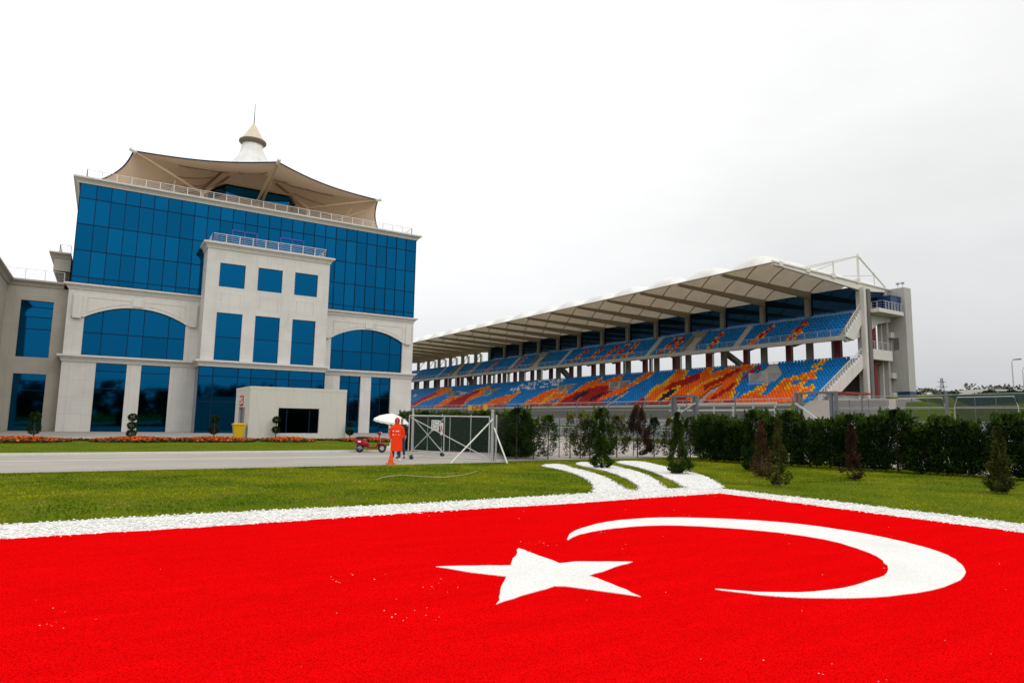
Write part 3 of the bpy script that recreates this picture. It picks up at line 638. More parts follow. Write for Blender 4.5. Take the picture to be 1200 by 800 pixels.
for u, v, z, c in SEATS[:100]:
    o = bpy.data.objects.new('seat', SM[c]); COL.objects.link(o); o.parent = GS; o.location = Vector((u, v, z))-g0
rest = SEATS[100:]; P = np.array([s[:3] for s in rest]); cc = np.array([CW[s[3]] for s in rest])*rng.uniform(.88, 1.08, (len(rest), 1))
VV = (P[:, None, :]+sv[None]).reshape(-1, 3); FF = (np.arange(len(rest))[:, None, None]*len(sv)+sf[None]).reshape(-1, 4)
np_mesh('seat', VV, FF, M['seat'], GS, np.repeat(cc, len(sf), 0))['kind'] = 'stuff'
# front wall, fascia and rails
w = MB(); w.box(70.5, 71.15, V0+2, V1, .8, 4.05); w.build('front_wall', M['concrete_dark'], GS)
w = MB(); w.box(70.45, 71.2, V0+1.2, V1, 4.06, 4.42); w.build('front_beam', M['concrete'], GS)
w = MB(); w.box(76.55, 76.9, V0, V1, 12.28, 12.85)
for i in range(20): v = V0+BAY*i+.9; w.box(76.4, 76.549, v, v+1.1, 12.3, 12.75)
w.build('upper_fascia', M['concrete'], GS)
railing('lower_railing', [(70.9, V0+2), (70.9, V1)], 4.42, .55, 2.4, GS, 'steel', 2, .02)
railing('upper_railing', [(76.75, V0), (76.75, V1)], 12.85, .8, 1.8, GS, 'steel', 3, .02)
# vomitories: concrete boxes that break through the rows
for a, b in LOVOM:
    z = LOF[1]+(LOB[1]-LOF[1])*.5; u0 = LOF[0]+(LOB[0]-LOF[0])*.50; m_ = MB()
    m_.box(u0, u0+3.0, a, a+.22, z-.2, z+1.5); m_.box(u0, u0+3.0, b-.22, b, z-.2, z+1.5); m_.box(u0+2.6, u0+3.0, a+.22, b-.22, z-.2, z+1.75); m_.box(u0-.5, u0+2.6, a+.22, b-.22, z-.3, z+.02)
    m_.box(u0+2.55, u0+2.598, a+.7, b-.7, z+.02, z+1.1) if False else None
    m_.build('stair_opening', M['concrete'], GS)
for a, b in UPVOM:
    m_ = MB(); q_ = [(77.2, 12.9), (80.6, 16.1), (80.6, 16.7), (77.2, 13.75)]; m_.prism(q_, a, a+.2); m_.prism(q_, b-.2, b); m_.box(79.6, 80.5, a+.2, b-.2, 13.0, 16.2); m_.build('stair_opening', M['column'], GS)
for a in UPA:
    m_ = MB()
    for r in range(UR_*2): f = r/(UR_*2); m_.box(UPF[0]+3.5*f, UPF[0]+3.5*(f+1/16)+.01, a-.55, a+.55, UPF[1]+3.35*f-.05, UPF[1]+3.35*f+.18)
    m_.build('steps', M['concrete'], GS)
# columns
NB = 20
for i in range(NB):
    v = V0+BAY*i+.2
    c = MB(); c.box(80.55, 81.25, v-.35, v+.35, 4.2, 18.9); c.build('column', M['concrete_pale'] if i == 0 else M['column'], GS)  # all but the end column have the shade painted into their concrete
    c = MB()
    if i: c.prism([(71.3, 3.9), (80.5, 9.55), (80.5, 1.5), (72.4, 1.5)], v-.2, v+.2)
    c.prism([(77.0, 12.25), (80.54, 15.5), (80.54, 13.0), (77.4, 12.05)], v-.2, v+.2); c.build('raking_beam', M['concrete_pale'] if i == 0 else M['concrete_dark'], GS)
    c = MB(); c.box(81.3, 81.9, v+3.2, v+4.0, 10.29, 15.49); c.build('red_column', M['red_paint'], GS)
    c = MB(); c.box(86.3, 86.8, v-.25, v+.25, 3, 19.4); c.build('rear_column', M['concrete'], GS)
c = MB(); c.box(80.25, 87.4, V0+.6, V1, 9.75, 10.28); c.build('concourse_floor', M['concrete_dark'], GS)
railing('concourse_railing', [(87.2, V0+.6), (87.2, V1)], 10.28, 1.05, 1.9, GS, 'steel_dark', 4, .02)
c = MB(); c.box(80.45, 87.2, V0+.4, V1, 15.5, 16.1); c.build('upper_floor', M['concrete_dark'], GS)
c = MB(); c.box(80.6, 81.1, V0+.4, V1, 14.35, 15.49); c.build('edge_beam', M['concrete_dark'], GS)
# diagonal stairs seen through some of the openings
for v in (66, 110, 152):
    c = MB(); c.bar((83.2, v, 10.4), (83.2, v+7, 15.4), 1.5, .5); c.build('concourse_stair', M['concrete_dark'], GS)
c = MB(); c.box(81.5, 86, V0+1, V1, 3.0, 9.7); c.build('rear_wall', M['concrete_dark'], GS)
# boxes under the roof
VB = V0+BAY*13.2
for i in range(13):
    a, b = V0+BAY*i+.58, V0+BAY*(i+1)-.18
    g = MB(); panes(g, [81.0, 81.01], [16.2, 16.21], a) if False else None
    k = 3; 
    for j in range(k):
        v0_, v1_ = a+(b-a)*j/k, a+(b-a)*(j+1)/k
        g.add([(81.0, v1_, 16.45), (81.0, v0_, 16.45), (81.0, v0_, 19.5), (81.0, v1_, 19.5)], [(0, 1, 2, 3)])
    g.box(81.05, 86.2, a-.38, b+.35, 16.11, 19.6)
    o = g.build('box_window', M['glass_dark'], GS)
    s = MB(); s.box(80.9, 81.04, a, b, 16.11, 16.45); s.build('sill', M['concrete'], o)
for i in range(14, 20):
    v = V0+BAY*i; c = MB(); c.tube([(81, v+.2, 16.2), (85, v+5, 19.3)], .09, 6); c.build('stay_rod', M['steel_dark'], GS)
# roof
RF, RB = 63.2, 86.2
def rib(v, m):
    c = MB(); c.prism([(RF, 19.75), (RF, 20.05), (RB, 19.75), (RB, 19.3), (81.4, 18.9), (80.3, 18.9), (72, 19.35)], v-.17, v+.17); c.build('roof_rib', M[m], GS)
for i in range(NB+1): rib(V0+BAY*i, 'tube_white' if i == 0 else 'rib')
for i in range(NB):
    v0_, v1_ = V0+BAY*i, V0+BAY*(i+1); vs = []; fs = []; nu, nv = 24, 12
    for a in range(nu+1):
        u = RF+(RB-RF)*(a/nu)**1.6
        for b in range(nv+1):
            s = b/nv; base = 20.0-.3*(a/nu); rise = 2.1*(1-math.exp(-(u-RF)/.9))-.4*(a/nu)
            pur = .06*abs(math.sin(math.pi*a/nu*5))
            vs.append((u, v0_+(v1_-v0_)*s, base+(rise+pur)*math.sin(math.pi*s)**.9))
    for a in range(nu):
        for b in range(nv): q = a*(nv+1)+b; fs.append((q, q+nv+1, q+nv+2, q+1))
    mb = MB().add(vs, fs); o = mb.build('roof_panel', M['roof_skin'], GS, smooth=True)
    for k in range(1, 5):
        u = RF+(RB-RF)*k/5.2; 
        MB().tube([(u, v0_+(v1_-v0_)*s/10, 19.93-.3*(k/5.2)**.62+(2.1-.4*(k/5.2)**.62)*math.sin(math.pi*s/10)**.9) for s in range(11)], .075, 6).build('purlin', M['rib'], o)
    MB().tube([(RF, v0_, 20.02), (RF, v1_, 20.02)], .09, 6).build('edge_tube', M['rib'], o)
# end of roof: nodes, mast and stays
e = MB()
for u in (64.4, 69.5, 74.6, 79.9): e.box(u-.35, u+.35, V0-.32, V0+.3, 19.7, 20.25)
e.tube([(RF-.2, V0-.15, 20.1), (87.4, V0-.15, 19.75)], .16, 8); e.build('edge_truss', M['tube_white'], GS)
ms = MB(); ms.tube([(80.4, V0, 19.6), (80.4, V0, 23.6)], .15, 8); ms.tube([(75.0, V0, 19.9), (75.0, V0, 21.9)], .1, 8); ms.tube([(84.0, V0, 19.8), (84.0, V0, 21.7)], .08, 8); ms.build('mast', M['tube_white'], GS)
cb = MB()
for a, b in (((80.4, V0, 23.4), (68.6, V0, 20.2)), ((80.4, V0, 23.3), (75, V0, 21.7)), ((75, V0, 21.8), (69.5, V0, 20.2)), ((75, V0, 21.6), (71, V0, 20.1)), ((80.4, V0, 23.5), (86.8, V0, 19.9))): cb.tube([a, b], .06, 6)
cb.tube([(80.4, V0, 23.4), (86.8, V0, 19.9)], .11, 6); cb.tube([(77, V0+2, 20.6), (84, V0, 21.3)], .05, 6)
cb.build('stay_cable', M['tube_white'], GS)
# end stairs with saw-tooth railings
def stringer(a, b, t, rail):
    c = MB(); c.prism([a, b, (b[0], b[1]-t), (a[0]+t*1.2, a[1]-t*.25)], V0-.35, V0-.003); s = c.build('stair_stringer', M['concrete_pale'], GS)
    r = MB(); n = rail; r.bar((a[0], V0-.2, a[1]+1.0), (b[0], V0-.2, b[1]+1.0), .06, .06)
    for i in range(n):
        u = a[0]+(b[0]-a[0])*(i+.3)/n; z = a[1]+(b[1]-a[1])*(i+.3)/n
        r.box(u-.03, u+.03, V0-.23, V0-.17, z, z+1.0); r.box(u, u+(b[0]-a[0])/n*.55, V0-.30, V0-.16, z-.02, z+.45)
    r.build('stair_railing', M['louvre'] if False else M['rail'], s)
stringer((70.6, 4.5), (80.5, 10.75), 1.5, 18); stringer((76.6, 12.65), (80.5, 16.5), 1.45, 9)
c = MB(); c.box(80.1, 80.6, V0-.75, V0-.2, 4.2, 19.2); c.build('end_post', M['concrete_pale'], GS)
c = MB(); c.box(80.7, 81.35, V0-.9, V0-.36, 4.2, 19.0); c.build('end_column', M['concrete_dark'], GS)
c = MB(); c.box(81.2, 86.9, V0-2, V0+.1, 16.0, 16.5); c.prism([(81.2, 16.0), (86.9, 16.0), (86.9, 15.4), (84, 14.9), (82.4, 14.0), (81.2, 13.2)], V0-.3, V0+.1); c.build('end_landing', M['concrete_pale'], GS)
railing('landing_railing', [(82.2, V0+3), (82.2, V0-1.9), (87.2, V0-1.9)], 16.5, 1.05, .75, GS, 'steel', 3, .03)
c = MB(); c.box(81.4, 86.4, V0-.6, V0+.3, 10.2, 11.5); c.build('middle_landing', M['concrete_pale'], GS)
railing('middle_railing', [(81.4, V0-.55), (86.3, V0-.55)], 11.5, 1.0, .9, GS, 'steel', 3, .03)
for u, m_, w_ in ((84.0, 'red_paint', .75), (86.0, 'concrete_pale', .5)):
    c = MB(); c.box(u, u+w_, V0+.5, V0+1.0, 3.6, 16.0); c.build('end_column' if m_ != 'red_paint' else 'red_column', M[m_], GS)
for z in (5.5, 8.0, 13.3): c = MB(); c.box(86.5, 87.6, V0-.5, V0+.8, z, z+.7); c.build('floor_edge', M['concrete_pale'], GS)
c = MB(); c.box(83.2, 86.4, V0+.6, V0+3, 16.5, 18.6); c.build('plant_box', M['box_blue'], GS)
# lift tower
LT = empty('lift_tower', (88, 45, 4), 'plain grey concrete lift tower standing at the end of the grandstand', 'tower')
c = MB(); c.box(87.35, 88.95, 44, 46.9, 3, 19.85); c.build('wall', M['concrete'], LT)
c = MB(); c.box(87.33, 87.35, 45.0, 45.7, 11.7, 13.3); c.build('window', M['concrete_dark'], LT)
c = MB(); c.box(87.28, 88.99, 43.95, 46.95, 4.0, 6.3); c.build('blue_base', M['box_blue'], LT)
c = MB()
for v in (44.3, 44.9): c.tube([(87.6, v, 19.85), (87.6, v, 20.4)], .03, 6); c.lathe([(.01, 20.3), (.22, 20.35), (.25, 20.55), (.01, 20.65)], (87.6, v, 0), 8)
c.box(88.96, 89.2, 44.1, 44.4, 17.9, 19.3); c.build('aerial', M['steel'], LT)
BP = empty('blue_cabin', (85.5, 45, 16.5), 'dark blue panelled cabin on the landing beside the lift tower', 'cabin')
c = MB(); c.box(84.9, 87.3, 44.5, 46.3, 16.52, 18.45); c.build('wall', M['box_blue'], BP); c = MB(); c.box(84.85, 87.32, 44.45, 46.35, 18.452, 18.6); c.build('roof', M['box_blue'], BP)
# kiosk below the stairs
KI = empty('kiosk', (73, 44, 4), 'low concrete kiosk with a red sheet roof below the grandstand end stairs', 'kiosk')
c = MB(); c.box(71.6, 75.2, 43.2, 45.2, 3.6, 5.38); c.build('wall', M['concrete_pale'], KI)
c = MB(); c.box(71.0, 75.9, 42.6, 45.4, 5.4, 5.62); c.build('roof', M['roof_red'], KI)
c = MB(); c.box(73.9, 74.1, 42.8, 43.0, 3.6, 5.39); c.build('post', M['tube_white'], KI)
# sponsor banner on the front wall
BN = empty('banner', (70.3, 127, 4), 'yellow banner with red lettering hung along the grandstand front', 'banner')
c = MB(); c.box(70.28, 70.36, 122.4, 131.4, 3.75, 4.85); c.build('cloth', M['dhl_yellow'], BN)
cu = bpy.data.curves.new('lettering', 'FONT'); cu.body = 'DHL'; cu.size = 1.25; cu.offset = .045; cu.extrude = .01; cu.align_x = 'CENTER'; cu.align_y = 'CENTER'; cu.shear = .25
o = bpy.data.objects.new('lettering', cu); COL.objects.link(o); dg = bpy.context.evaluated_depsgraph_get(); dg.update()
me = bpy.data.meshes.new_from_object(o.evaluated_get(dg)); bpy.data.objects.remove(o)
for vx in me.vertices: vx.co.x *= 2.3
lt = bpy.data.objects.new('lettering', me); me.materials.clear(); me.materials.append(M['dhl_red']); COL.objects.link(lt); lt.parent = BN
lt.rotation_euler = (R(90), 0, R(-90)); lt.location = Vector((70.26, 126.9, 4.3))-wloc(BN)
# ------------------------------------------------------------------ flag bed and white gravel
STAR = [(3.42,7.08),(3.86,6.92),(4.23,6.75),(4.88,7.58),(4.85,7.05),(4.82,6.58),(5.06,6.56),(5.67,6.24),(5.16,6.05),(4.74,5.9),(4.73,5.63),(4.71,5.38),(4.65,4.98),(4.52,5.17),(4.36,5.44),(4.23,5.66),(4.12,5.7),(3.74,5.6),(3.26,5.42),(3.55,5.83),(3.89,6.3),(3.64,6.67)]
CRES = [(5.76,7.7),(6.08,8.07),(6.37,8.33),(6.78,8.57),(7.35,8.83),(7.95,8.93),(8.6,8.87),(9.16,8.62),(9.72,8.21),(10.2,7.69),(10.49,7.05),(10.54,6.31),(10.4,5.56),(10.1,4.9),(9.75,4.48),(9.22,4.11),(8.77,3.9),(8.25,3.75),(7.71,3.7),(7.19,3.73),(6.82,3.82),(6.5,3.92),(6.11,4.13),(5.8,4.39),(5.64,4.64),(5.55,4.81),(5.53,4.84),(5.56,4.83),(5.67,4.7),(5.92,4.47),(6.29,4.28),(6.68,4.21),(7.11,4.22),(7.55,4.28),(7.86,4.34),(8.26,4.52),(8.79,4.9),(9.07,5.28),(9.41,5.95),(9.40,6.62),(9.03,7.34),(8.50,7.95),(7.96,8.23),(7.32,8.30),(6.62,8.20),(6.15,8.00)]
S1 = [(14.43,21.16),(16.01,21.88),(14.92,19.6),(14.42,18.1),(13.72,16.5),(13.12,15.4),(12.35,14.2),(11.7,13.2),(11.5,12.4),(10.01,12.34),(11.21,13.71),(12.32,15.31),(13.44,17.41),(14.16,19.46)]
S2 = [(16.48,21.53),(17.71,22.47),(17.37,21.26),(17.5,20.6),(16.62,18.55),(15.82,16.8),(14.12,14.4),(13.1,13.2),(12.67,12.4),(11.83,12.3),(11.41,12.33),(12.51,13.42),(12.92,14.0),(14.11,15.83),(15.37,18.24),(15.77,19.81)]
S3 = [(18.73,21.72),(19.97,22.41),(20.51,21.78),(19.33,19.64),(18.95,18.79),(17.96,16.72),(16.95,15.12),(15.6,13.5),(14.3,12.0),(13.16,12.3),(14.46,13.93),(15.41,15.36),(16.6,17.04),(18.18,19.99)]
def jag(poly, step, amp, seed):
    r_ = random.Random(seed); out = []
    for p, q in zip(poly, poly[1:]+poly[:1]):
        l = math.dist(p, q); n = max(1, int(l/step))
        for i in range(n):
            t = i/n; out.append((p[0]+(q[0]-p[0])*t+r_.uniform(-amp, amp), p[1]+(q[1]-p[1])*t+r_.uniform(-amp, amp)))
    return out
def smooth_poly(poly, it=1):
    for _ in range(it):
        o = []
        for p, q in zip(poly, poly[1:]+poly[:1]): o += [(p[0]*.75+q[0]*.25, p[1]*.75+q[1]*.25), (p[0]*.25+q[0]*.75, p[1]*.25+q[1]*.75)]
        poly = o
    return poly
def red_mat():
    m, nt, b = nodes('red_gravel'); p = pos(nt)
    mp = N(nt, 'ShaderNodeMapping'); mp.inputs['Rotation'].default_value = (0, 0, R(32)); mp.inputs['Scale'].default_value = (.6, 3.2, 1); L(nt, p, mp.inputs[0])
    n1 = noise(nt, mp.outputs[0], 1.1, 6, .68); n2 = noise(nt, p, 30, 4, .7); n3 = noise(nt, p, 90, 3, .7); n4 = noise(nt, p, 3.5, 4)
    col = mixc(nt, ramp(nt, n1, .3, .72), (.66, .0012, .002), (.90, .002, .003))
    col = mixc(nt, ramp(nt, n4, .5, .8, (0,)*3, (.35,)*3), col, (.56, .001, .0015))
    col = mixc(nt, ramp(nt, n2, .25, .7, (.0,)*3, (.5,)*3), col, (.80, .004, .005))
    vo = N(nt, 'ShaderNodeTexVoronoi'); vo.inputs['Scale'].default_value = 85; L(nt, p, vo.inputs['Vector'])
    col = mixc(nt, ramp(nt, vo.outputs['Distance'], .35, .75, (0,)*3, (.85,)*3), col, (.42, .0007, .001))
    L(nt, col, b.inputs['Base Color']); b.inputs['Roughness'].default_value = .9; b.inputs['Specular IOR Level'].default_value = 0
    h = N(nt, 'ShaderNodeMath', operation='ADD'); L(nt, n3, h.inputs[0])
    iv = N(nt, 'ShaderNodeMath', operation='SUBTRACT'); iv.inputs[0].default_value = 1; L(nt, vo.outputs['Distance'], iv.inputs[1]); L(nt, iv.outputs[0], h.inputs[1])
    bump(nt, b, h.outputs[0], .4, .012); return m
def white_mat(name, sc, dark):
    m, nt, b = nodes(name); p = pos(nt)
    vo = N(nt, 'ShaderNodeTexVoronoi'); vo.inputs['Scale'].default_value = sc; L(nt, p, vo.inputs['Vector'])
    n1 = noise(nt, p, 1.2, 5); n2 = noise(nt, p, 40, 3)
    col = mixc(nt, ramp(nt, n1, .35, .7), (.80, .79, .765), (.72, .71, .675))
    col = mixc(nt, ramp(nt, vo.outputs['Distance'], .45, .8, (0,)*3, (dark,)*3), col, (.42, .40, .36))
    L(nt, col, b.inputs['Base Color']); b.inputs['Roughness'].default_value = .85; b.inputs['Specular IOR Level'].default_value = .15
    bump(nt, b, n2, .4, .02); return m
M['red_gravel'] = red_mat(); M['white_fine'] = white_mat('white_chippings', 55, .35); M['white_bed'] = white_mat('white_gravel', 20, .9)
M['stone_white'] = attr_mat('white_stones', 'col', .8, .1, 3)
FB = empty('flag_bed', (8, 6, 0), 'large red gravel flag laid flat on the ground with a white star and crescent', 'flag')
red = [(-14, -10), (13.2, -10), (13.2, 11.25), (-14, 11.25)]
rj = [(-14, -10), (13.2, -10)]+jag([(13.2, -10), (13.2, 11.3)], .25, .035, 3)[:85]+[(13.2, 11.3)]+jag([(13.2, 11.3), (-14, 11.25)], .25, .04, 4)[:108]+[(-14, 11.25)]
seen = []; [seen.append(p) for p in rj if p not in seen]
f = MB(); f.slab([(13.2, -10)]+[(13.2+random.uniform(-.05, .05), -10+i*.25) for i in range(1, 85)]+[(13.15, 11.25)]+[(13.2-i*.22, 11.22+.06*math.sin(i*.21)+random.uniform(-.035, .035)) for i in range(1, 124)]+[(-14, 11.25), (-14, -10)], -.02, .045)
f.build('red_field', M['red_gravel'], FB)
f = MB(); f.slab(jag(STAR, .12, .012, 5), 0, .052); f.build('star', M['white_fine'], FB)
f = MB(); f.slab(jag(smooth_poly(CRES, 1), .14, .010, 6), 0, .052); f.build('crescent', M['white_fine'], FB)
# stray white chips on the red
ico_v = np.array([(0,0,1),(.9,0,.4),(.28,.85,.4),(-.72,.53,.4),(-.72,-.53,.4),(.28,-.85,.4),(0,0,-.3)])
ico_f = np.array([(0,1,2),(0,2,3),(0,3,4),(0,4,5),(0,5,1),(6,2,1),(6,3,2),(6,4,3),(6,5,4),(6,1,5)])
def stones(name, P, size, m, parent=None, base=(.80, .79, .76)):
    n = len(P); s = rng.uniform(size[0], size[1], n)[:, None]*rng.uniform(.6, 1.25, (n, 3)); a = rng.uniform(0, 6.28, n); ca, sa = np.cos(a)[:, None], np.sin(a)[:, None]
    x = ico_v[None]*s[:, None, :]; X = np.stack([x[..., 0]*ca-x[..., 1]*sa, x[..., 0]*sa+x[..., 1]*ca, x[..., 2]*.8], -1)
    V = (X+P[:, None]).reshape(-1, 3); F = (np.arange(n)[:, None, None]*7+ico_f[None]).reshape(-1, 3)
    c = np.repeat(np.array(base)[None]*rng.uniform(.72, 1.06, (n, 1)), 10, 0); return np_mesh(name, V, F, m, parent, c)
ncl = 13; cl = np.c_[rng.uniform(-4, 11, ncl), rng.uniform(1, 10, ncl)]
pp = np.r_[np.c_[rng.uniform(-6, 13, 80), rng.uniform(1, 11, 80)], (cl[:, None]+rng.normal(0, .18, (ncl, 9, 2))).reshape(-1, 2)]
o = stones('stray_chip', np.c_[pp, np.full(len(pp), .047)], (.003, .009), M['stone_white'], FB); o['kind'] = 'stuff'
def pts_in(poly, n):
    a = np.array(poly); lo, hi = a.min(0), a.max(0); out = []
    q = rng.uniform(lo, hi, (n*3, 2))
    for x, y in q:
        if inside(poly, x, y): out.append((x, y))
        if len(out) >= n: break
    return np.array(out)
def gravel(name, poly, dens, label, cat, group=None, kind=None, top_z=.035):
    top = empty(name, (poly[0][0], poly[0][1], 0), label, cat, group)
    if kind: top['kind'] = kind
    g = MB(); g.slab(jag(poly, .18, .045, len(poly)), -.02, top_z); g.build('gravel', M['white_bed'], top)
    a = np.array(poly); ar = abs(np.sum(a[:, 0]*np.roll(a[:, 1], -1)-np.roll(a[:, 0], -1)*a[:, 1]))/2
    p = pts_in(poly, int(ar*dens)); 
    e = np.array(jag(poly, .05, .07, 9)); p = np.r_[p, e]
    o = stones('stone', np.c_[p, np.full(len(p), .032)], (.018, .035), M['stone_white'], top, (.84, .83, .80)); o['kind'] = 'stuff'
border = [(-14, 11.2), (13.15, 11.2), (13.15, -3), (14.35, -3), (14.42, 6), (14.4, 9), (14.2, 11.9), (14.1, 12.6), (11.5, 12.66), (5.7, 12.5), (1.8, 12.72), (-1.2, 12.72), (-14, 12.75)]
gravel('gravel_border', border, 260, 'white gravel border strip running round the red flag', 'gravel', None, 'stuff')
gravel('gravel_stripe', smooth_poly(S1, 2), 200, 'curved white gravel stripe nearest the gate, left of its two neighbours', 'gravel', 'curved gravel stripes on the lawn', None, .039)
gravel('gravel_stripe', smooth_poly(S2, 2), 200, 'middle one of the three curved white gravel stripes', 'gravel', 'curved gravel stripes on the lawn', None, .043)
gravel('gravel_stripe', smooth_poly(S3, 2), 200, 'curved white gravel stripe ending at the green cypress, right of its two neighbours', 'gravel', 'curved gravel stripes on the lawn', None, .047)
# ------------------------------------------------------------------ grass blades on the lawn
def blades(n, u0, u1, v0, v1, skip, h0, h1):
    P = np.c_[rng.uniform(u0, u1, n), rng.uniform(v0, v1, n)]
    keep = np.ones(n, bool)
    for s in skip:
        a = np.array(s); lo, hi = a.min(0)-.05, a.max(0)+.05
        for i in np.where((P >= lo).all(1) & (P <= hi).all(1) & keep)[0]:
            if inside(s, *P[i]): keep[i] = False
    return P[keep]
SK = [border, smooth_poly(S1, 1), smooth_poly(S2, 1), smooth_poly(S3, 1)]
Pa = blades(95000, -9, 30, 12.3, 23.3, SK, 0, 0); Pb = blades(38000, 13.5, 28, 1, 23, SK+[[(13, 12.8), (28, 12.8), (28, 30), (13, 30)]], 0, 0)
Pc = blades(9000, -12, 30, 22.7, 23.35, SK, 0, 0); Pd = blades(9000, -10, 20, 32.6, 46, [], 0, 0)
P = np.r_[Pa, Pb, Pc, Pd]; P = P[~((P[:, 0] > 13.6) & (P[:, 1] < 11.2) & (P[:, 0] < 14.45))]; n = len(P)
hh = rng.uniform(.018, .045, n)[:, None]; an = rng.uniform(0, 6.28, n); dx = np.c_[np.cos(an), np.sin(an)]*rng.uniform(.008, .016, n)[:, None]
ln = rng.normal(0, .022, (n, 2)); z = np.zeros((n, 1))
V = np.stack([np.c_[P-dx, z], np.c_[P+dx, z], np.c_[P+ln, hh]], 1).reshape(-1, 3); F = np.arange(n*3).reshape(-1, 3)
pt = np.array([mnoise.fractal(Vector((x*.45, y*.45, 0)), 1.0, 2.0, 4) for x, y in P]); pd = np.array([mnoise.fractal(Vector((x*.8+9, y*.8, 3)), 1.0, 2.0, 3) for x, y in P])
t = np.clip(.48+pt*1.7+rng.normal(0, .2, n), 0, 1)[:, None]; cc = np.array([.075, .145, .003])*(1-t)+np.array([.31, .31, .008])*t; dry = rng.uniform(0, 1, n) < np.clip(pd*1.3-.22, .02, .6); cc[dry] = (.34, .26, .05)
o = np_mesh('grass', V, F, M['blade'], None, cc); tag(o, 'short mown grass of the lawn around the flag', 'grass', None, 'stuff')
# pale cord on the lawn
c = MB(); c.tube([(6.54, 17.51, .04), (7.0, 18.2, .05), (7.81, 18.76, .05), (8.2, 18.0, .05), (8.64, 17.55, .05), (9.8, 18.3, .05), (10.82, 19.4, .05)], .006, 5)
tag(c.build('cord', M['cap']), 'thin pale cord lying loose on the lawn before the gate', 'cord')
# ------------------------------------------------------------------ planting
def leaves(n, centre, prof, h, seed, col0, col1, size=(.05, .12), z0=.05, clump=40, tuft=.14, up=.5, wid=.33, hollow=.55, low=.9, plumes=0):
    """needle sprays gathered in clumps through the crown's volume"""
    g = np.random.default_rng(seed)
    ch = g.uniform(0, 1, clump)**low; ca = g.uniform(0, 6.283, clump); cr = np.sqrt(g.uniform(hollow**2, 1.1, clump))
    k = g.integers(0, clump, n); t = np.clip(ch[k]+g.normal(0, tuft/h*1.1, n), 0, 1)
    rr = np.array([prof(x) for x in np.linspace(0, 1, 64)]); r = np.interp(t, np.linspace(0, 1, 64), rr)*cr[k]
    x = np.cos(ca[k])*r+g.normal(0, tuft*.8, n)*np.minimum(1, r*3+.15); y = np.sin(ca[k])*r+g.normal(0, tuft*.8, n)*np.minimum(1, r*3+.15)
    P = np.c_[x, y, z0+t*h]
    d = np.c_[x, y, np.zeros(n)]; d = d/(np.linalg.norm(d, axis=1)[:, None]+1e-6)+g.normal(0, .55, (n, 3)); d[:, 2] += up; d /= np.linalg.norm(d, axis=1)[:, None]
    w = np.cross(d, g.normal(0, 1, (n, 3))); w /= np.linalg.norm(w, axis=1)[:, None]+1e-6
    s = g.uniform(size[0], size[1], n)[:, None]; P = P+np.array(centre)
    V = np.stack([P, P+d*s*.5+w*s*wid*.5, P+d*s, P+d*s*.5-w*s*wid*.5], 1).reshape(-1, 3); F = np.arange(n*4).reshape(-1, 4)
    tt = np.clip(g.uniform(0, 1, clump)[k]+g.normal(0, .2, n), 0, 1)[:, None]; C = np.array(col0)*(1-tt)+np.array(col1)*tt
    if plumes:
        m_ = 60; a = g.uniform(0, 6.28, plumes); q = np.sqrt(g.uniform(0, 1, plumes))*rr[40]*.85; b0 = np.c_[np.cos(a)*q, np.sin(a)*q]; hz = g.uniform(.05, .26, plumes)
        k2 = np.repeat(np.arange(plumes), m_); s_ = g.uniform(0, 1, len(k2)); P2 = np.c_[b0[k2]*(1+.1*s_[:, None])+g.normal(0, .045, (len(k2), 2))*(1.1-s_[:, None]), z0+h*.86+s_*(h*.10+hz[k2])]+np.array(centre)
        d2 = np.c_[g.normal(0, .5, (len(k2), 2)), np.full(len(k2), 1.0)]; d2 /= np.linalg.norm(d2, axis=1)[:, None]; w2 = np.cross(d2, g.normal(0, 1, (len(k2), 3))); w2 /= np.linalg.norm(w2, axis=1)[:, None]; z_ = g.uniform(.06, .13, len(k2))[:, None]
        V = np.r_[V, np.stack([P2, P2+d2*z_*.5+w2*z_*.16, P2+d2*z_, P2+d2*z_*.5-w2*z_*.16], 1).reshape(-1, 3)]; F = np.arange(len(V)).reshape(-1, 4); C = np.r_[C, np.array(col1)*np.array([1.25, 1.1, .9])*g.uniform(.8, 2.4, (len(k2), 1))]
    return V, F, C
G_DARK = ((.007, .018, .004), (.028, .058, .010)); G_MID = ((.018, .038, .007), (.045, .075, .012)); G_OLIVE = ((.028, .038, .008), (.075, .08, .018)); G_BROWN = ((.045, .026, .013), (.115, .066, .03)); G_RED = ((.028, .015, .010), (.066, .034, .020))
def tree(name, u, v, h, prof, n, seed, cols, label, cat, group=None, trunk=.03, z0=.06, lean=(0, 0), **k):
    z = H(u, v); e = empty(name, (u, v, z), label, cat, group)
    V, F, C = leaves(n, (0, 0, 0), prof, h-z0, seed, *cols, z0=z0, **k); V[:, 0] += lean[0]*V[:, 2]; V[:, 1] += lean[1]*V[:, 2]; V = V+np.array((u, v, z))
    np_mesh('crown', V, F, M['leaf'], e, C)
    t = MB(); g = random.Random(seed); t.tube([(u, v, z-.05), (u+lean[0]*h*.45+g.uniform(-.02, .02), v+lean[1]*h*.45, z+h*.45), (u+lean[0]*h*.9, v+lean[1]*h*.9, z+h*.93)], [trunk, trunk*.75, trunk*.25], 7)
    for i in range(9):
        a = g.uniform(0, 6.28); hz = g.uniform(.12, .8)*h; l = prof(hz/h)*.8; t.tube([(u+lean[0]*hz, v+lean[1]*hz, z+hz), (u+lean[0]*hz+math.cos(a)*l, v+lean[1]*hz+math.sin(a)*l, z+hz+l*.5)], [trunk*.4, trunk*.12], 5)
    t.build('trunk', M['bark'], e); return e
col_ = lambda r, top=.75: (lambda t: r*(min(1, t*5+.55))*(1 if t < top else max(.12, 1-(t-top)/(1-top)*.85)))
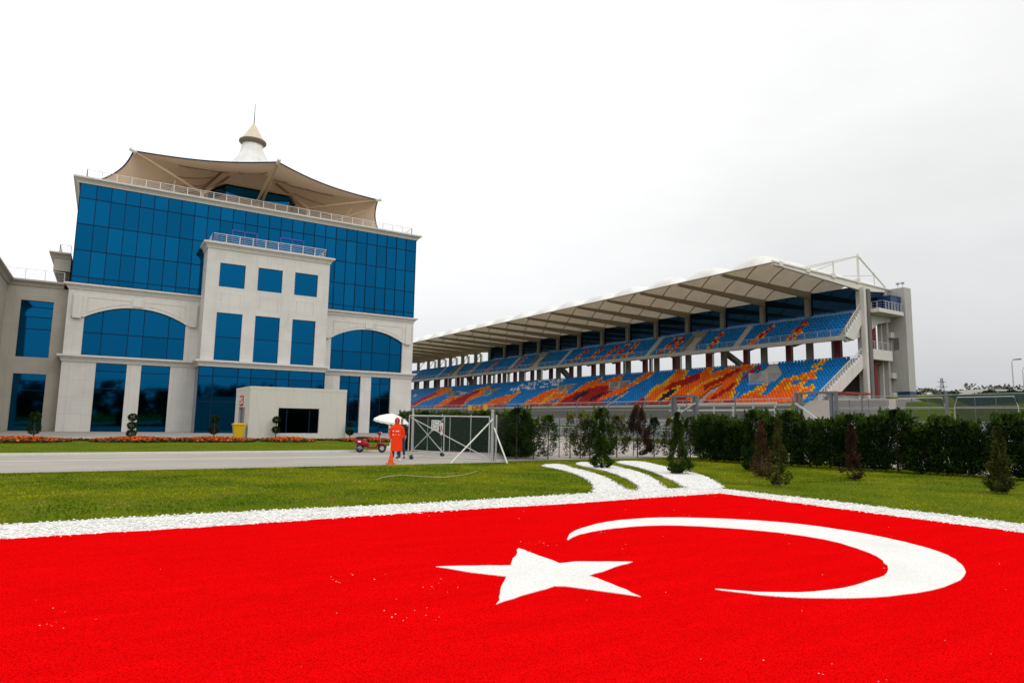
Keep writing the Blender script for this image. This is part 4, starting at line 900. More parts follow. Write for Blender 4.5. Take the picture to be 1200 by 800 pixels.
HEDR = [(24.07,21.25),(24.25,20.61),(24.44,19.91),(24.65,19.16),(24.86,18.4),(25.05,17.7),(25.27,16.93),(25.48,16.15),(25.7,15.34),(25.92,14.57),(26.14,13.77),(26.35,13.01),(26.56,12.22),(26.74,11.57),(27.02,10.45),(27.25,9.75),(27.4,9.0)]
for i, (u, v) in enumerate(HEDR):
    hh_ = 2.04+.20*math.sin(i*2.7)+.14*math.sin(i*5.1)
    tree('hedge_conifer', u+.25, v+.1, hh_, col_(.66 if i not in (4, 9, 13, 14) else .50, .78), 7600, 100+i, G_DARK, 'dark green conifer planted shoulder to shoulder in the clipped hedge before the track', 'hedge tree', 'conifers of the dense dark hedge', .045, .10, size=(.07, .18), clump=110, tuft=.12, up=.7, hollow=.3, plumes=26)
H24 = [(15.96,25.11,2.25,.75,G_DARK,'broad dark green bush tree beside the gate post strut',3600),(16.74,24.91,1.75,.42,G_MID,'small ragged green sapling right of the broad bush at the gate',1100),(17.42,24.73,1.95,.34,G_MID,'slender sapling with a bare lower stem, second from the broad bush at the gate',800),(18.89,25.0,2.0,.22,G_OLIVE,'very thin bare stemmed sapling in the widest gap of the fence row',260),(19.39,24.87,2.1,.36,G_OLIVE,'olive green sapling just left of the tallest green fence row cypress',900),(20.0,24.9,2.0,.33,G_MID,'narrow mid green sapling with open foliage in front of the pale road',850),(20.75,24.9,2.35,.62,G_MID,'tall bushy green cypress behind the low green cypress of the gravel stripes',2600),(21.75,24.98,2.0,.46,G_OLIVE,'yellowish green sapling left of the reddish brown conifer',1200),(23.05,24.9,2.55,.78,G_RED,'dead reddish brown conifer with drooping boughs in the fence row',2600),(24.0,24.7,1.95,.34,G_DARK,'slim dark sapling right of the reddish brown conifer',900),(24.5,24.1,1.9,.36,G_OLIVE,'thin olive sapling between the reddish conifer and the tall front cypress',800),(25.1,23.3,2.0,.5,G_DARK,'dark green tree at the corner where the hedge begins',1800),(24.9,22.3,2.05,.5,G_DARK,'dark narrow tree first in front of the hedge corner',1500)]
for i, (u, v, h, r, c, lab, n) in enumerate(H24):
    pf = col_(r, .7) if 'reddish brown conifer with' not in lab else (lambda t: .82*max(.05, (1-t)**.7)*min(1, t*4+.5))
    tree('conifer' if r > .45 else 'sapling', u, v, h, pf, int(n*2.8), 300+i, c, lab, 'tree', 'trees along the wire fence', .03, .15, size=(.06, .14), clump=64 if r > .4 else 40, tuft=.10, plumes=5)
for i, (u, v) in enumerate([(14.7,34.6),(15.3,33.9),(15.9,33.1),(16.5,32.4),(17.1,31.8),(17.6,31.0),(18.0,30.1),(18.1,29.2),(17.6,28.2),(17.0,27.2),(16.5,26.2)]):
    tree('hedge_conifer', u+.3, v+.3, 2.02+.1*math.sin(i*3), col_(.8, .93), 8000, 400+i, G_DARK if i % 3 else G_MID, 'dense dark green conifer in the hedge seen through the netted gate', 'hedge tree', 'conifers of the hedge behind the gate', .045, .05, size=(.08, .18), clump=120, tuft=.14, hollow=.2, plumes=22)
def spire(r, b): return lambda t: r*((1-t)**1.25*1.05+.10)*(1+b*math.sin(t*19)) * min(1, .5+t*4)
for k, (u, v, h, r, c, lab, n, kw) in enumerate([
    (16.04,19.28,1.85,.40,G_MID,'green cypress standing on the middle gravel stripe',2600,{}),
    (16.86,16.2,2.05,.44,G_MID,'full dark green cypress at the end of the third gravel stripe',3600,{}),
    (20.87,16.38,1.75,.40,G_DARK,'dark green little cypress close against the hedge, behind the brown one',2400,{}),
    (18.64,14.17,1.85,.36,G_BROWN,'dried brown cypress with a bare pale top',1500,{}),
    (16.59,12.05,1.9,.30,G_OLIVE,'spindly half bare cypress with long thin leader, nearest the gravel edge',900,{}),
    (20.82,12.39,1.75,.34,G_RED,'dead rusty brown little cypress in front of the long hedge',1400,{}),
    (21.04,8.33,1.75,.36,G_OLIVE,'browning olive cypress at the far right of the lawn',2000,{})]):
    tree('cypress', u, v, h, spire(r*.86, .2), int(n*2.6), 500+k, c, lab, 'cypress', 'small cypresses on the lawn', .022, .06, size=(.05, .12), clump=80, tuft=.06, up=.8, hollow=.15, low=1.25)
# topiary
def ball_leaves(c, r, n, seed, cols):
    g = np.random.default_rng(seed); d = g.normal(0, 1, (n, 3)); d /= np.linalg.norm(d, axis=1)[:, None]; rr = r*g.uniform(.72, 1.06, n)[:, None]; P = np.array(c)+d*rr*np.array([1, 1, .88])
    w = np.cross(d, g.normal(0, 1, (n, 3))); w /= np.linalg.norm(w, axis=1)[:, None]; s = g.uniform(.05, .11, n)[:, None]; dd = d+g.normal(0, .5, (n, 3)); dd /= np.linalg.norm(dd, axis=1)[:, None]
    V = np.stack([P, P+dd*s*.5+w*s*.3, P+dd*s, P+dd*s*.5-w*s*.3], 1).reshape(-1, 3); t = g.uniform(0, 1, (n, 1)); return V, np.arange(n*4).reshape(-1, 4), np.array(cols[0])*(1-t)+np.array(cols[1])*t
for u, v, balls, lab in ((-3.37,48.6,((1.42,.36),(.72,.44)),'two ball topiary shrub before the annex ground window'),(1.73,49.2,((1.48,.30),(.95,.31),(.45,.33)),'three ball topiary shrub before the twin ground windows'),(6.63,49.2,((1.45,.36),(.72,.40)),'two ball topiary shrub left of the yellow bin'),(10.65,48.9,((1.45,.30),(.75,.30)),'two ball topiary shrub left of the guard house window'),(16.1,49.0,((1.2,.24),(.62,.30)),'small two ball topiary at the right corner of the guard house'),(19.9,49.8,((1.45,.5),(.8,.35)),'topiary shrub half hidden behind the white parasol')):
    e = empty('topiary', (u, v, 0), lab, 'topiary', 'topiary shrubs in the flower bed')
    t = MB(); t.tube([(u, v, 0), (u+.02, v, .8), (u, v, balls[0][0])], .035, 6); t.build('trunk', M['bark'], e)
    for j, (z, r) in enumerate(balls):
        V, F, C = ball_leaves((u, v, z), r*.78, 900, int(u*10+j*3+99), G_DARK); np_mesh('leaf_ball', V, F, M['leaf'], e, C)
# flower bed
def flowers():
    n = 42000; P = np.c_[rng.uniform(-14, 30, n), rng.uniform(44.8, 49.9, n)]
    mnd = [(-3.9, 2.3), (1.9, 2.2), (6.4, 2.3), (11.0, 1.6), (16.6, 1.8), (21.0, 1.8)]
    hh = .10+0*P[:, 0]; isl = np.zeros(n)
    for c, r in mnd: d = ((P[:, 0]-c)/r)**2+((P[:, 1]-46.7)/1.7)**2; hh = hh+.20*np.exp(-d*1.3); isl = np.maximum(isl, np.exp(-d))
    keep = ((P[:, 1] < 49.2) & (P[:, 1] > 47.9)) | (isl > .3); keep &= (rng.uniform(0, 1, n) < .5+isl); keep &= ~((P[:, 0] > 8.6) & (P[:, 0] < 16) & (P[:, 1] > 49.2)); P, hh, isl = P[keep], hh[keep], isl[keep]; n = len(P)
    fl = rng.uniform(0, 1, n) < (.12+.36*isl)
    z = np.where(fl, hh*rng.uniform(.85, 1.12, n), hh*rng.uniform(.2, 1, n)); s = np.where(fl, rng.uniform(.05, .10, n), rng.uniform(.06, .13, n))[:, None]
    c = np.c_[P, z]; d = rng.normal(0, 1, (n, 3)); d[:, 2] *= .45; d /= np.linalg.norm(d, axis=1)[:, None]; w = np.cross(d, rng.normal(0, 1, (n, 3))); w /= np.linalg.norm(w, axis=1)[:, None]
    V = np.stack([c-d*s, c+w*s*.8, c+d*s, c-w*s*.8], 1).reshape(-1, 3)
    t = rng.uniform(0, 1, (n, 1)); fc = np.array([.60, .06, .012])*(1-t)+np.array([.72, .17, .025])*t; gc = np.array([.03, .05, .010])*(1-t)+np.array([.09, .075, .016])*t
    o = np_mesh('flowers', V, np.arange(n*4).reshape(-1, 4), M['flower'], None, np.where(fl[:, None], fc, gc)); tag(o, 'orange and red bedding flowers in a long bed before the offices', 'flowers', None, 'stuff')
flowers()
# ------------------------------------------------------------------ yellow bin
YB = empty('wheelie_bin', (8.3, 49.9, 0), 'yellow plastic wheelie bin at the left end of the guard house', 'bin')
b = MB(); b.hull8([(8.05, 49.6, .1), (8.55, 49.6, .1), (8.55, 50.1, .1), (8.05, 50.1, .1)], [(7.93, 49.48, 1.05), (8.67, 49.48, 1.05), (8.67, 50.22, 1.05), (7.93, 50.22, 1.05)]); b.build('body', M['yellow'], YB)
b = MB(); b.box(7.88, 8.72, 49.44, 50.26, 1.055, 1.12); b.box(7.95, 8.65, 49.5, 50.2, 1.12, 1.18); b.tube([(7.95, 50.3, 1.05), (8.65, 50.3, 1.05)], .03, 6); b.build('lid', M['yellow'], YB)
for s in (8.0, 8.6): b = MB(); b.tube([(s-.03, 50.15, .12), (s+.03, 50.15, .12)], .12, 12); b.build('wheel', M['black'], YB)
# ------------------------------------------------------------------ parasol
PS = empty('parasol', (13.56, 34.26, 0), 'white parasol open on its pole in a white base beside the road', 'parasol', rz=0)
tp = Vector((13.62, 34.2, 1.97)); ax = Vector((.10, -.12, 1)).normalized(); a1 = ax.cross(Vector((0, 1, 0))).normalized(); a2 = ax.cross(a1)
vs = []; fs = []; ns = 16
for k, (r, d) in enumerate([(0.001, 0), (.35, .07), (.7, .2), (.98, .40), (.985, .50)]):
    for j in range(ns*2):
        t = 2*math.pi*j/(ns*2); rr = r*(1 if j % 2 == 0 else .965)
        vs.append(tp-ax*(d+(.03 if j % 2 and k == 4 else 0))+(a1*math.cos(t)+a2*math.sin(t))*rr)
for k in range(4):
    for j in range(ns*2): fs.append((k*32+j, k*32+(j+1) % 32, (k+1)*32+(j+1) % 32, (k+1)*32+j))
cn = MB().add(vs, fs).build('canopy', M['canvas'], PS)
b = MB()
for j in range(8): t = 2*math.pi*j/8; b.tube([tp-ax*.52, tp-ax*.42+(a1*math.cos(t)+a2*math.sin(t))*.9], .008, 4)
b.build('rib', M['rail'], cn)
b = MB(); b.tube([(13.56, 34.26, 0), tp+ax*.05], .022, 8); b.build('pole', M['rail'], PS)
b = MB(); b.lathe([(.001, .0), (.27, .0), (.27, .16), (.22, .2), (.05, .2), (.04, .4), (.001, .4)], (13.56, 34.26, .0), 16); b.build('base', M['white'], PS)
# ------------------------------------------------------------------ scooter (built along +x, then turned)
SCO = empty('scooter', (11.55, 31.75, .01), 'red motor scooter parked on its stand beside the white parasol', 'scooter', rz=R(-24))
def part(mb, name, m, smooth_=False): return mb.build(name, M[m], SCO, smooth=smooth_, local=True)
for x in (-.62, .62):
    b = MB(); b.lathe([(.12, -.05), (.19, -.06), (.23, -.03), (.235, 0), (.23, .03), (.19, .06), (.12, .05)], (x, 0, .235), 20, 'y'); w = part(b, 'wheel', 'black', True)
    b = MB(); b.lathe([(.001, -.045), (.12, -.045), (.12, .045), (.001, .045)], (x, 0, .235), 16, 'y'); r_ = b.build('rim', M['steel'], w, local=True)
def loft(secs, n=12):
    vs = []; fs = []
    for x, z, w_, h_ in secs:
        for j in range(n): t = 2*math.pi*j/n; vs.append((x, math.copysign(abs(math.cos(t))**.8, math.cos(t))*w_, z+math.copysign(abs(math.sin(t))**.8, math.sin(t))*h_))
    for i in range(len(secs)-1):
        for j in range(n): fs.append((i*n+j, (i+1)*n+j, (i+1)*n+(j+1) % n, i*n+(j+1) % n))
    fs += [tuple(range(n)), tuple(range(len(secs)*n-1, (len(secs)-1)*n-1, -1))]
    return MB().add(vs, fs)
part(loft([(-.95, .62, .05, .04), (-.85, .60, .14, .12), (-.65, .56, .20, .20), (-.42, .50, .21, .21), (-.22, .44, .19, .16), (-.12, .36, .17, .10)]), 'body', 'scooter', True)
part(loft([(-.88, .76, .06, .03), (-.75, .80, .13, .06), (-.45, .80, .15, .06), (-.18, .78, .12, .05), (-.10, .74, .05, .03)]), 'seat', 'black', True)
b = MB(); b.box(-.2, .33, -.17, .17, .24, .31); part(b, 'floorboard', 'scooter')
b = MB(); b.hull8([(.28, -.18, .26), (.36, -.18, .26), (.36, .18, .26), (.28, .18, .26)], [(.40, -.24, .66), (.46, -.20, .66), (.46, .20, .66), (.40, .24, .66)]); b.hull8([(.40, -.24, .66), (.46, -.2, .66), (.46, .2, .66), (.40, .24, .66)], [(.40, -.10, .98), (.46, -.10, .98), (.46, .10, .98), (.40, .10, .98)]); part(b, 'leg_shield', 'scooter')
part(loft([(.36, .36, .07, .06), (.5, .46, .10, .07), (.66, .48, .10, .06), (.82, .38, .08, .05), (.88, .28, .03, .03)]), 'front_fender', 'scooter', True)
b = MB(); b.tube([(.62, .09, .235), (.5, .09, .6), (.43, 0, .98)], .025, 6); part(b, 'fork', 'steel')
part(loft([(.34, 1.03, .09, .05), (.44, 1.04, .13, .09), (.54, 1.02, .10, .08)]), 'headset', 'scooter', True)
b = MB(); b.tube([(.34, -.36, 1.06), (.42, -.15, 1.05), (.42, .15, 1.05), (.34, .36, 1.06)], .02, 6); part(b, 'handlebar', 'black')
b = MB(); b.lathe([(.001, 0), (.075, 0), (.075, .03), (.001, .04)], (0, 0, 0), 12); hl = part(b, 'headlight', 'white'); hl.rotation_euler = (0, R(90), 0); hl.location = (.535, 0, 1.03)
b = MB(); b.box(-.96, -.92, -.06, .06, .55, .65); part(b, 'tail_light', 'red_sign')
b = MB(); b.tube([(-.3, -.14, .2), (-.62, -.18, .2), (-.9, -.18, .28)], [.03, .05, .05], 8); part(b, 'exhaust', 'steel_dark')
b = MB(); b.box(-.72, -.56, -.215, -.195, .55, .63); part(b, 'panel_badge', 'white')
b = MB(); b.tube([(-.15, .1, .25), (-.22, .22, -.01)], .015, 6); part(b, 'side_stand', 'steel')
SCO.scale = (.88, .88, .92)
# ------------------------------------------------------------------ cone
CO = empty('traffic_cone', (9.45, 23.75, 0), 'plain orange traffic cone on the road edge before the man in orange', 'cone')
b = MB(); b.box(9.30, 9.60, 23.60, 23.90, .012, .045); b.build('base', M['cone'], CO)
b = MB(); b.lathe([(.115, .045), (.03, .48), (.001, .485)], (9.45, 23.75, 0), 16); b.build('body', M['cone'], CO, smooth=True)
# ------------------------------------------------------------------ gate
def along(p, q, t, z): return (p[0]+(q[0]-p[0])*t, p[1]+(q[1]-p[1])*t, z)
def gate_leaf(name, p, q, z0, z1, label, r=.027, net='netting'):
    g = empty(name, (p[0], p[1], 0), label, 'gate', 'netted gate leaves')
    f = MB(); f.tube([(*p, z0), (*p, z1)], r, 8); f.tube([(*q, z0), (*q, z1)], r, 8); f.tube([(*p, z1), (*q, z1)], r, 8); f.tube([(*p, z0), (*q, z0)], r, 8); f.tube([along(p, q, .52, z0), along(p, q, .52, z1)], r*.5, 6); f.build('frame', M['steel'], g)
    b = MB(); b.tube([along(p, q, .02, z1-.08), along(p, q, .98, z0+.05)], r*.8, 8); b.build('brace', M['steel'], g)
    n = MB(); n.add([(*p, z0+.28), (*q, z0+.28), (*q, z1-.03), (*p, z1-.03)], [(0, 1, 2, 3)]); n.build('netting', M[net], g)
    w = MB(); w.tube([along(p, q, .03, .1), along(p, q, .055, .1)], .1, 12); w.build('wheel', M['black'], g); return g
GA = gate_leaf('gate_leaf', (11.26, 26.36), (13.57, 23.46), .14, 1.86, 'front steel gate leaf swung out over the road towards the person in orange', net='wire')
GB = gate_leaf('gate_leaf', (13.62, 27.75), (13.45, 30.9), .16, 1.86, 'rear netted steel gate leaf carrying the two paper notices')
b = MB(); b.tube([(13.6, 27.8, 1.7), (13.46, 30.85, .2)], .022, 6); b.tube([(13.46, 30.85, 1.7), (13.6, 27.8, .2)], .022, 6); b.build('cross_brace', M['steel'], GB)
sb = MB(); sb.box(13.53, 13.545, 28.15, 28.98, 1.18, 1.68); s1 = sb.build('notice_board', M['sign_white'], None); tag(s1, 'larger white printed notice board on the rear gate leaf', 'sign')
k = MB()
for i in range(6):
    for j in range(4):
        if random.random() < .75: v = 28.2+j*.19; k.box(13.522, 13.529, v, v+random.uniform(.08, .17), 1.23+i*.073, 1.23+i*.073+random.uniform(.02, .05))
k.build('printing', M['ink'], s1)
sb = MB(); sb.box(13.53, 13.545, 27.98, 28.12, 1.42, 1.66); s2 = sb.build('small_notice', M['sign_white'], None); tag(s2, 'tiny white notice with a dark square between two larger gate notices', 'sign')
k = MB(); k.box(13.522, 13.529, 28.01, 28.09, 1.47, 1.6); k.build('printing', M['ink'], s2)
sb = MB(); sb.box(13.50, 13.515, 27.66, 27.94, 1.0, 1.56); s3 = sb.build('letter_sign', M['sign_white'], None); tag(s3, 'upright white sign with a red letter A at the end of the rear gate leaf', 'sign')
def text(body, size, m, parent, loc, rz, sx=1.0):
    cu = bpy.data.curves.new('lettering', 'FONT'); cu.body = body; cu.size = size; cu.extrude = .003; cu.align_x = 'CENTER'; cu.align_y = 'CENTER'
    o = bpy.data.objects.new('lettering', cu); COL.objects.link(o); dg = bpy.context.evaluated_depsgraph_get(); me = bpy.data.meshes.new_from_object(o.evaluated_get(dg)); bpy.data.objects.remove(o)
    for vx in me.vertices: vx.co.x *= sx
    me.materials.clear(); me.materials.append(m); t = bpy.data.objects.new('lettering', me); COL.objects.link(t); t.parent = parent; t.rotation_euler = (R(90), 0, rz); t.location = Vector(loc)-wloc(parent); return t
text('A', .5, M['dhl_red'], s3, (13.494, 27.8, 1.27), R(-90), .8)
def post(u, v, h, r, label, group, name='gate_post', m='steel'):
    e = empty(name, (u, v, 0), label, 'post', group); b = MB(); b.tube([(u, v, -.1), (u, v, h)], r, 10); b.build('shaft', M[m], e); b = MB(); b.lathe([(r*1.15, h-.02), (r*1.15, h+.03), (.001, h+.05)], (u, v, 0), 10); b.build('cap', M[m], e); return e
p1 = post(13.95, 23.87, 2.12, .06, 'thick round steel gate post with two slanting props', None)
b = MB(); b.tube([(13.94, 23.83, 1.77), (11.82, 23.43, 0)], .032, 8); b.build('prop', M['tube_white'], p1)
b = MB(); b.tube([(13.99, 23.8, 1.42), (14.05, 22.78, 0)], .032, 8); b.build('prop', M['tube_white'], p1)
post(14.25, 24.05, 1.9, .035, 'thin steel fence post just right of the thick gate post', None, 'fence_post')
post(13.45, 31.05, 2.2, .05, 'steel gate post at the far side of the road behind the notices', None)
# wire fence along the tree row and hedge
WF = empty('wire_fence', (14.3, 24.15, 0), 'low chain link fence on thin posts running behind the lawn trees', 'fence')
path = [(14.3, 24.3), (16.6, 25.9), (18.9, 25.9), (21.2, 25.9), (23.6, 25.8), (25.9, 25.2), (26.4, 21.6), (27.0, 19.2), (27.6, 16.8), (28.2, 14.2), (28.5, 11.6), (28.6, 9), (28.6, 6)]
for u, v in path: b = MB(); b.tube([(u, v, -.1), (u, v, 1.95)], .024, 6); b.build('post', M['steel_dark'], WF)
n = MB()
for p, q in zip(path, path[1:]): n.add([(*p, .05), (*q, .05), (*q, 1.9), (*p, 1.9)], [(0, 1, 2, 3)])
n.build('wire', M['wire_thin'], WF)
NF = empty('netted_fence', (14.4, 33.2, 0), 'dark green netted fence panel in front of the hedge behind the gate', 'fence')
for t in (0, .33, .66, 1): b = MB(); b.tube([along((14.4, 33.1), (18.0, 29.9), t, -.1), along((14.4, 33.1), (18.0, 29.9), t, 2.0)], .028, 6); b.build('post', M['steel'], NF)
n = MB(); n.add([(14.4, 33.1, .1), (18.0, 29.9, .1), (18.0, 29.9, 1.95), (14.4, 33.1, 1.95)], [(0, 1, 2, 3)]); n.build('netting', M['netting'], NF)
# ------------------------------------------------------------------ track fences and rails
def w_rail(name, u, v0, v1, label, ht=1.05, sp=2.0):
    zb = H(u, (v0+v1)/2); e = empty(name, (u, v0, zb), label, 'guard rail'); n = int((v1-v0)/sp)
    pm = MB(); pm.box(-.04, .04, -.06, .06, -.2, ht-.02)
    me = None
    for i in range(min(n, 100)):
        if me is None: o = pm.build('post', M['steel_dark'], e, local=True); me = o.data
        else: o = bpy.data.objects.new('post', me); COL.objects.link(o); o.parent = e
        o.location = (.06, i*sp*n/min(n, 100), 0)
    for k in range(3):
        z = zb+.12+k*(ht-.1)/3; b = MB(); pr = [(0, 0), (-.06, .05), (-.06, .1), (-.01, .15), (-.06, .2), (-.06, .25), (0, .30)]
        for (a, c), (d, f) in zip(pr, pr[1:]): b.add([(u+a, v0, z+c), (u+a, v1, z+c), (u+d, v1, z+f), (u+d, v0, z+f)], [(0, 1, 2, 3)])
        b.build('rail', M['steel'], e)
w_rail('guard_rail', 43.6, -16, 150, 'three beam steel guard rail along the near side of the track')
w_rail('guard_rail', 58.4, -10, 190, 'three beam steel guard rail along the far side of the track', 1.1)
CF = empty('catch_fence', (42.4, 19.3, 0), 'tall steel catch fence with bent post tops on the near side of the track', 'fence')
vp = [v for v in np.arange(-6.2, 165, 5.1)]
for i, v in enumerate(vp):
    z = H(42.4, v); b = MB(); r_ = .05 if abs(v-19.3) > 1 else .095
    b.tube([(42.4, v, z-.2), (42.4, v, z+3.75), (42.9, v, z+4.25)] if abs(v-19.3) > 1 and abs(v-24.4) > 1 else [(42.4, v, z-.2), (42.4, v, z+3.85)], r_, 8); b.build('post', M['steel_dark'] if r_ < .1 else M['steel'], CF)
b = MB()
for z in (1.3, 2.1, 2.9, 3.7): b.tube([(42.4, vp[0], z), (42.4, vp[-1], z)], .012, 4)
b.build('cable', M['steel'], CF)
n = MB()
for a, c in ((-6, 26.0), (29.2, 38.3), (41.3, 164)): n.add([(42.4, a, .9), (42.4, c, .9), (42.4, c, 3.8), (42.4, a, 3.8)], [(0, 1, 2, 3)])
n.build('wire', M['wire_thin'], CF)
for a, c, lab in ((38.4, 41.2, 'dark steel gate frame in the catch fence left of the dense hedge'), (26.1, 29.1, 'dark steel gate frame in the catch fence near the grandstand end stairs')):
    e = empty('fence_gate', (42.3, a, 0), lab, 'gate frame', 'gate frames in the catch fence')
    b = MB()
    for v in (a, a+.35, c-.35, c): b.box(42.15, 42.35, v-.09, v+.09, 0, 3.95)
    b.box(42.14, 42.36, a-.09, c+.09, 3.951, 4.1); b.build('frame', M['steel_dark'], e)
    b = MB(); b.bar((42.0, c-.1, 3.3), (42.0, c-3.1 if a < 30 else a-2, 1.2), .16, .12) if a < 30 else b.bar((42.0, a, 3.4), (42.0, c+2.6, .8), .16, .12)
    b.build('brace', M['steel'], e)
DF = empty('debris_fence', (61, 46, 1), 'pale steel barrier with upright posts in front of the near grandstand seats', 'fence')
for v in np.arange(44.6, 60, 2.75): z = H(61, v); b = MB(); b.box(60.94, 61.06, v-.1, v+.1, z-.1, 4.0); b.build('post', M['steel'], DF)
b = MB(); b.box(60.9, 61.1, 44.4, 60, 4.0, 4.14); b.box(60.93, 61.07, 44.4, 60, 3.25, 3.37); b.build('rail', M['tube_white'], DF)
n = MB(); n.add([(61.08, 44.5, 1.2), (61.08, 60, 1.2), (61.08, 60, 3.95), (61.08, 44.5, 3.95)], [(0, 1, 2, 3)]); n.build('wire', M['wire_thin'], DF)
for a, c, lab in ((32.3, 37.9, 'hooped debris fence panel beside the kiosk'), (27.6, 31.7, 'hooped debris fence panel at the end of the gravel bank'), (22.4, 26.9, 'hooped debris fence panel on the green bank, right of the thick post'), (17.2, 21.6, 'hooped debris fence panel nearest the right edge of the view')):
    e = empty('hooped_fence', (60.4, a, H(60.4, a)), lab, 'fence', 'hooped debris fence panels'); z = 1.0
    b = MB(); b.tube([(60.4, a, z), (60.4, a, z+2.5), (60.4, a+.25, z+3.3), (60.4, c-.25, z+3.3), (60.4, c, z+2.5), (60.4, c, z)], .04, 8); b.tube([(60.4, a, z+2.5), (60.4, c, z+2.5)], .025, 6); b.build('hoop', M['steel'], e)
    for t in (.33, .66): b = MB(); b.tube([(60.4, a+(c-a)*t, z), (60.4, a+(c-a)*t, z+3.3)], .03, 6); b.build('post', M['steel_dark'], e)
    n = MB(); n.add([(60.45, a, z), (60.45, c, z), (60.45, c, z+3.2), (60.45, a, z+3.2)], [(0, 1, 2, 3)]); n.build('wire', M['screen'], e)
# ------------------------------------------------------------------ far right background
def dirp(x, Z): t = (x-598)/764.9; c, s = math.cos(.5563), math.sin(.5563); return (t*c+s)*Z, (-t*s+c)*Z
gf = MB()
for k in range(28):
    p, q = dirp(1045+k*10, 102), dirp(1055+k*10, 102); gf.hull8([(*p, H(*p)-.3), (*q, H(*q)-.3), (q[0]+.1, q[1]+.1, H(*q)-.3), (p[0]+.1, p[1]+.1, H(*p)-.3)], [(*p, H(*p)+1.9), (*q, H(*q)+1.9), (q[0]+.1, q[1]+.1, H(*q)+1.9), (p[0]+.1, p[1]+.1, H(*p)+1.9)])
o = gf.build('green_screen_fence', mat('green_screen', (.010, .040, .032), .8, var=.2)); tag(o, 'long dark green screen fence on the crest beyond the track', 'fence')
g = random.Random(5)
for i in range(26):
    x = 1064+i*8.2+g.uniform(-3, 3); u, v = dirp(x, 106+g.uniform(-1.5, 5)); h = g.uniform(1.3, 2.3)
    tree('roadside_tree', u, v, h, lambda t: 1.1*math.sqrt(max(.02, 1-(2*t-1)**2)), 420, 800+i, G_DARK, 'small round dark tree in the row above the green screen fence', 'tree', 'trees above the green screen fence', .12, .4, size=(.2, .45), clump=24, tuft=.35, up=.2, wid=.6)
WB = empty('long_white_building', (*dirp(1140, 230), 6), 'long low white building on the far horizon right of the grandstand', 'building'); p, q = dirp(1137, 235), dirp(1420, 235)
b = MB(); b.bar((*p, 11), (*q, 11), 12, 8); b.build('wall', M['concrete_pale'], WB)
b = MB(); b.bar((*p, 15.25), (*q, 15.25), 13, .4); b.build('roof', M['rail'], WB)
b = MB(); p2, q2 = dirp(1139, 228.6), dirp(1418, 228.6); b.bar((*p2, 13.6), (*q2, 13.6), .3, .7); b.build('window', M['ink'], WB)
V = []; F = []; C = []; G_HAZE = ((.10, .095, .085), (.17, .16, .145)); g2 = np.random.default_rng(31)  # leaf greys with the fade of distance haze painted in
for i in range(64):
    x = 1068+i*5.2+g2.uniform(-2, 2); u, v = dirp(x, 285+g2.uniform(-10, 10)); h = (12.0 if x < 1140 else 14.2)+g2.uniform(-1.2, 1.2)
    a, b_, c = leaves(260, (u, v, 5), lambda t: 3.4*math.sqrt(max(.03, 1-(2*t-1)**2)), h, 1200+i, *G_HAZE, size=(.9, 1.8), z0=.2, clump=22, tuft=1.0, up=.2, wid=.7)
    F.append(b_+sum(len(q) for q in V)); V.append(a); C.append(c)
o = np_mesh('treeline', np.concatenate(V), np.concatenate(F), M['leaf'], None, np.concatenate(C)); tag(o, 'treeline coloured a haze paled grey brown along the far horizon at the right', 'treeline', None, 'stuff')
for k, (x, Z, w_, z1) in enumerate(((1079, 210, 5, 12.3), (1092, 220, 7, 11.9), (1117, 215, 6, 12.2), (1129, 225, 5, 12.0))):
    u, v = dirp(x, Z); e = empty('white_house', (u, v, 6), ['small far white house nearest the lift tower', 'low far white house left of the pylon', 'small far white house right of the pylon', 'tiny far white house next to the long white building'][k], 'house', 'small white houses on the horizon')
    b = MB(); b.box(u-w_/2, u+w_/2, v-w_/2, v+w_/2, 5.5, z1-1.0); b.build('wall', M['concrete_pale'], e)
    b = MB(); b.prism([(u-w_/2-.3, z1-.99), (u+w_/2+.3, z1-.99), (u, z1+.6)], v-w_/2-.3, v+w_/2+.3); b.build('roof', M['concrete'], e)
def lamp(x, Z, ytop, label):
    u, v = dirp(x, Z); z = H(u, v); t = z+ytop; e = empty('street_lamp', (u, v, z), label, 'street lamp', 'street lamps on the horizon')
    b = MB(); b.tube([(u, v, z), (u, v, t-.4), (u+.25, v-.15, t)], [.13, .08, .06], 8); b.build('pole', M['steel'], e); b = MB(); b.tube([(u+.2, v-.12, t), (u+1.5, v-.9, t+.15)], [.1, .16], 6); b.build('lamp_head', M['steel_dark'], e)
lamp(1187, 120, 8.0, 'tall grey street lamp on the crest at the right'); lamp(1199, 150, 9.3, 'street lamp cut by the right edge of the view')
u, v = dirp(1103, 340); PY = empty('pylon', (u, v, 6), 'lattice electricity pylon on the horizon right of the lift tower', 'pylon'); b = MB()
for sx in (-1, 1):
    for sy in (-1, 1): b.tube([(u+sx*1.6, v+sy*1.6, 5), (u+sx*.35, v+sy*.35, 27.5)], .14, 4)
for i in range(8):
    z0, z1 = 6+i*2.6, 8.6+i*2.6; w0, w1 = 1.6-(z0-5)/22.5*1.25, 1.6-(z1-5)/22.5*1.25
    b.tube([(u-w0, v-w0, z0), (u+w1, v-w1, z1)], .09, 4); b.tube([(u+w0, v-w0, z0), (u-w1, v-w1, z1)], .09, 4)
b.build('lattice', M['steel_dark'], PY); b = MB()
for z, w_ in ((20.5, 3.6), (23, 3.0), (25.5, 2.4)): b.tube([(u-w_*.8, v+w_*.5, z), (u+w_*.8, v-w_*.5, z)], .13, 4)
b.build('cross_arm', M['steel_dark'], PY)
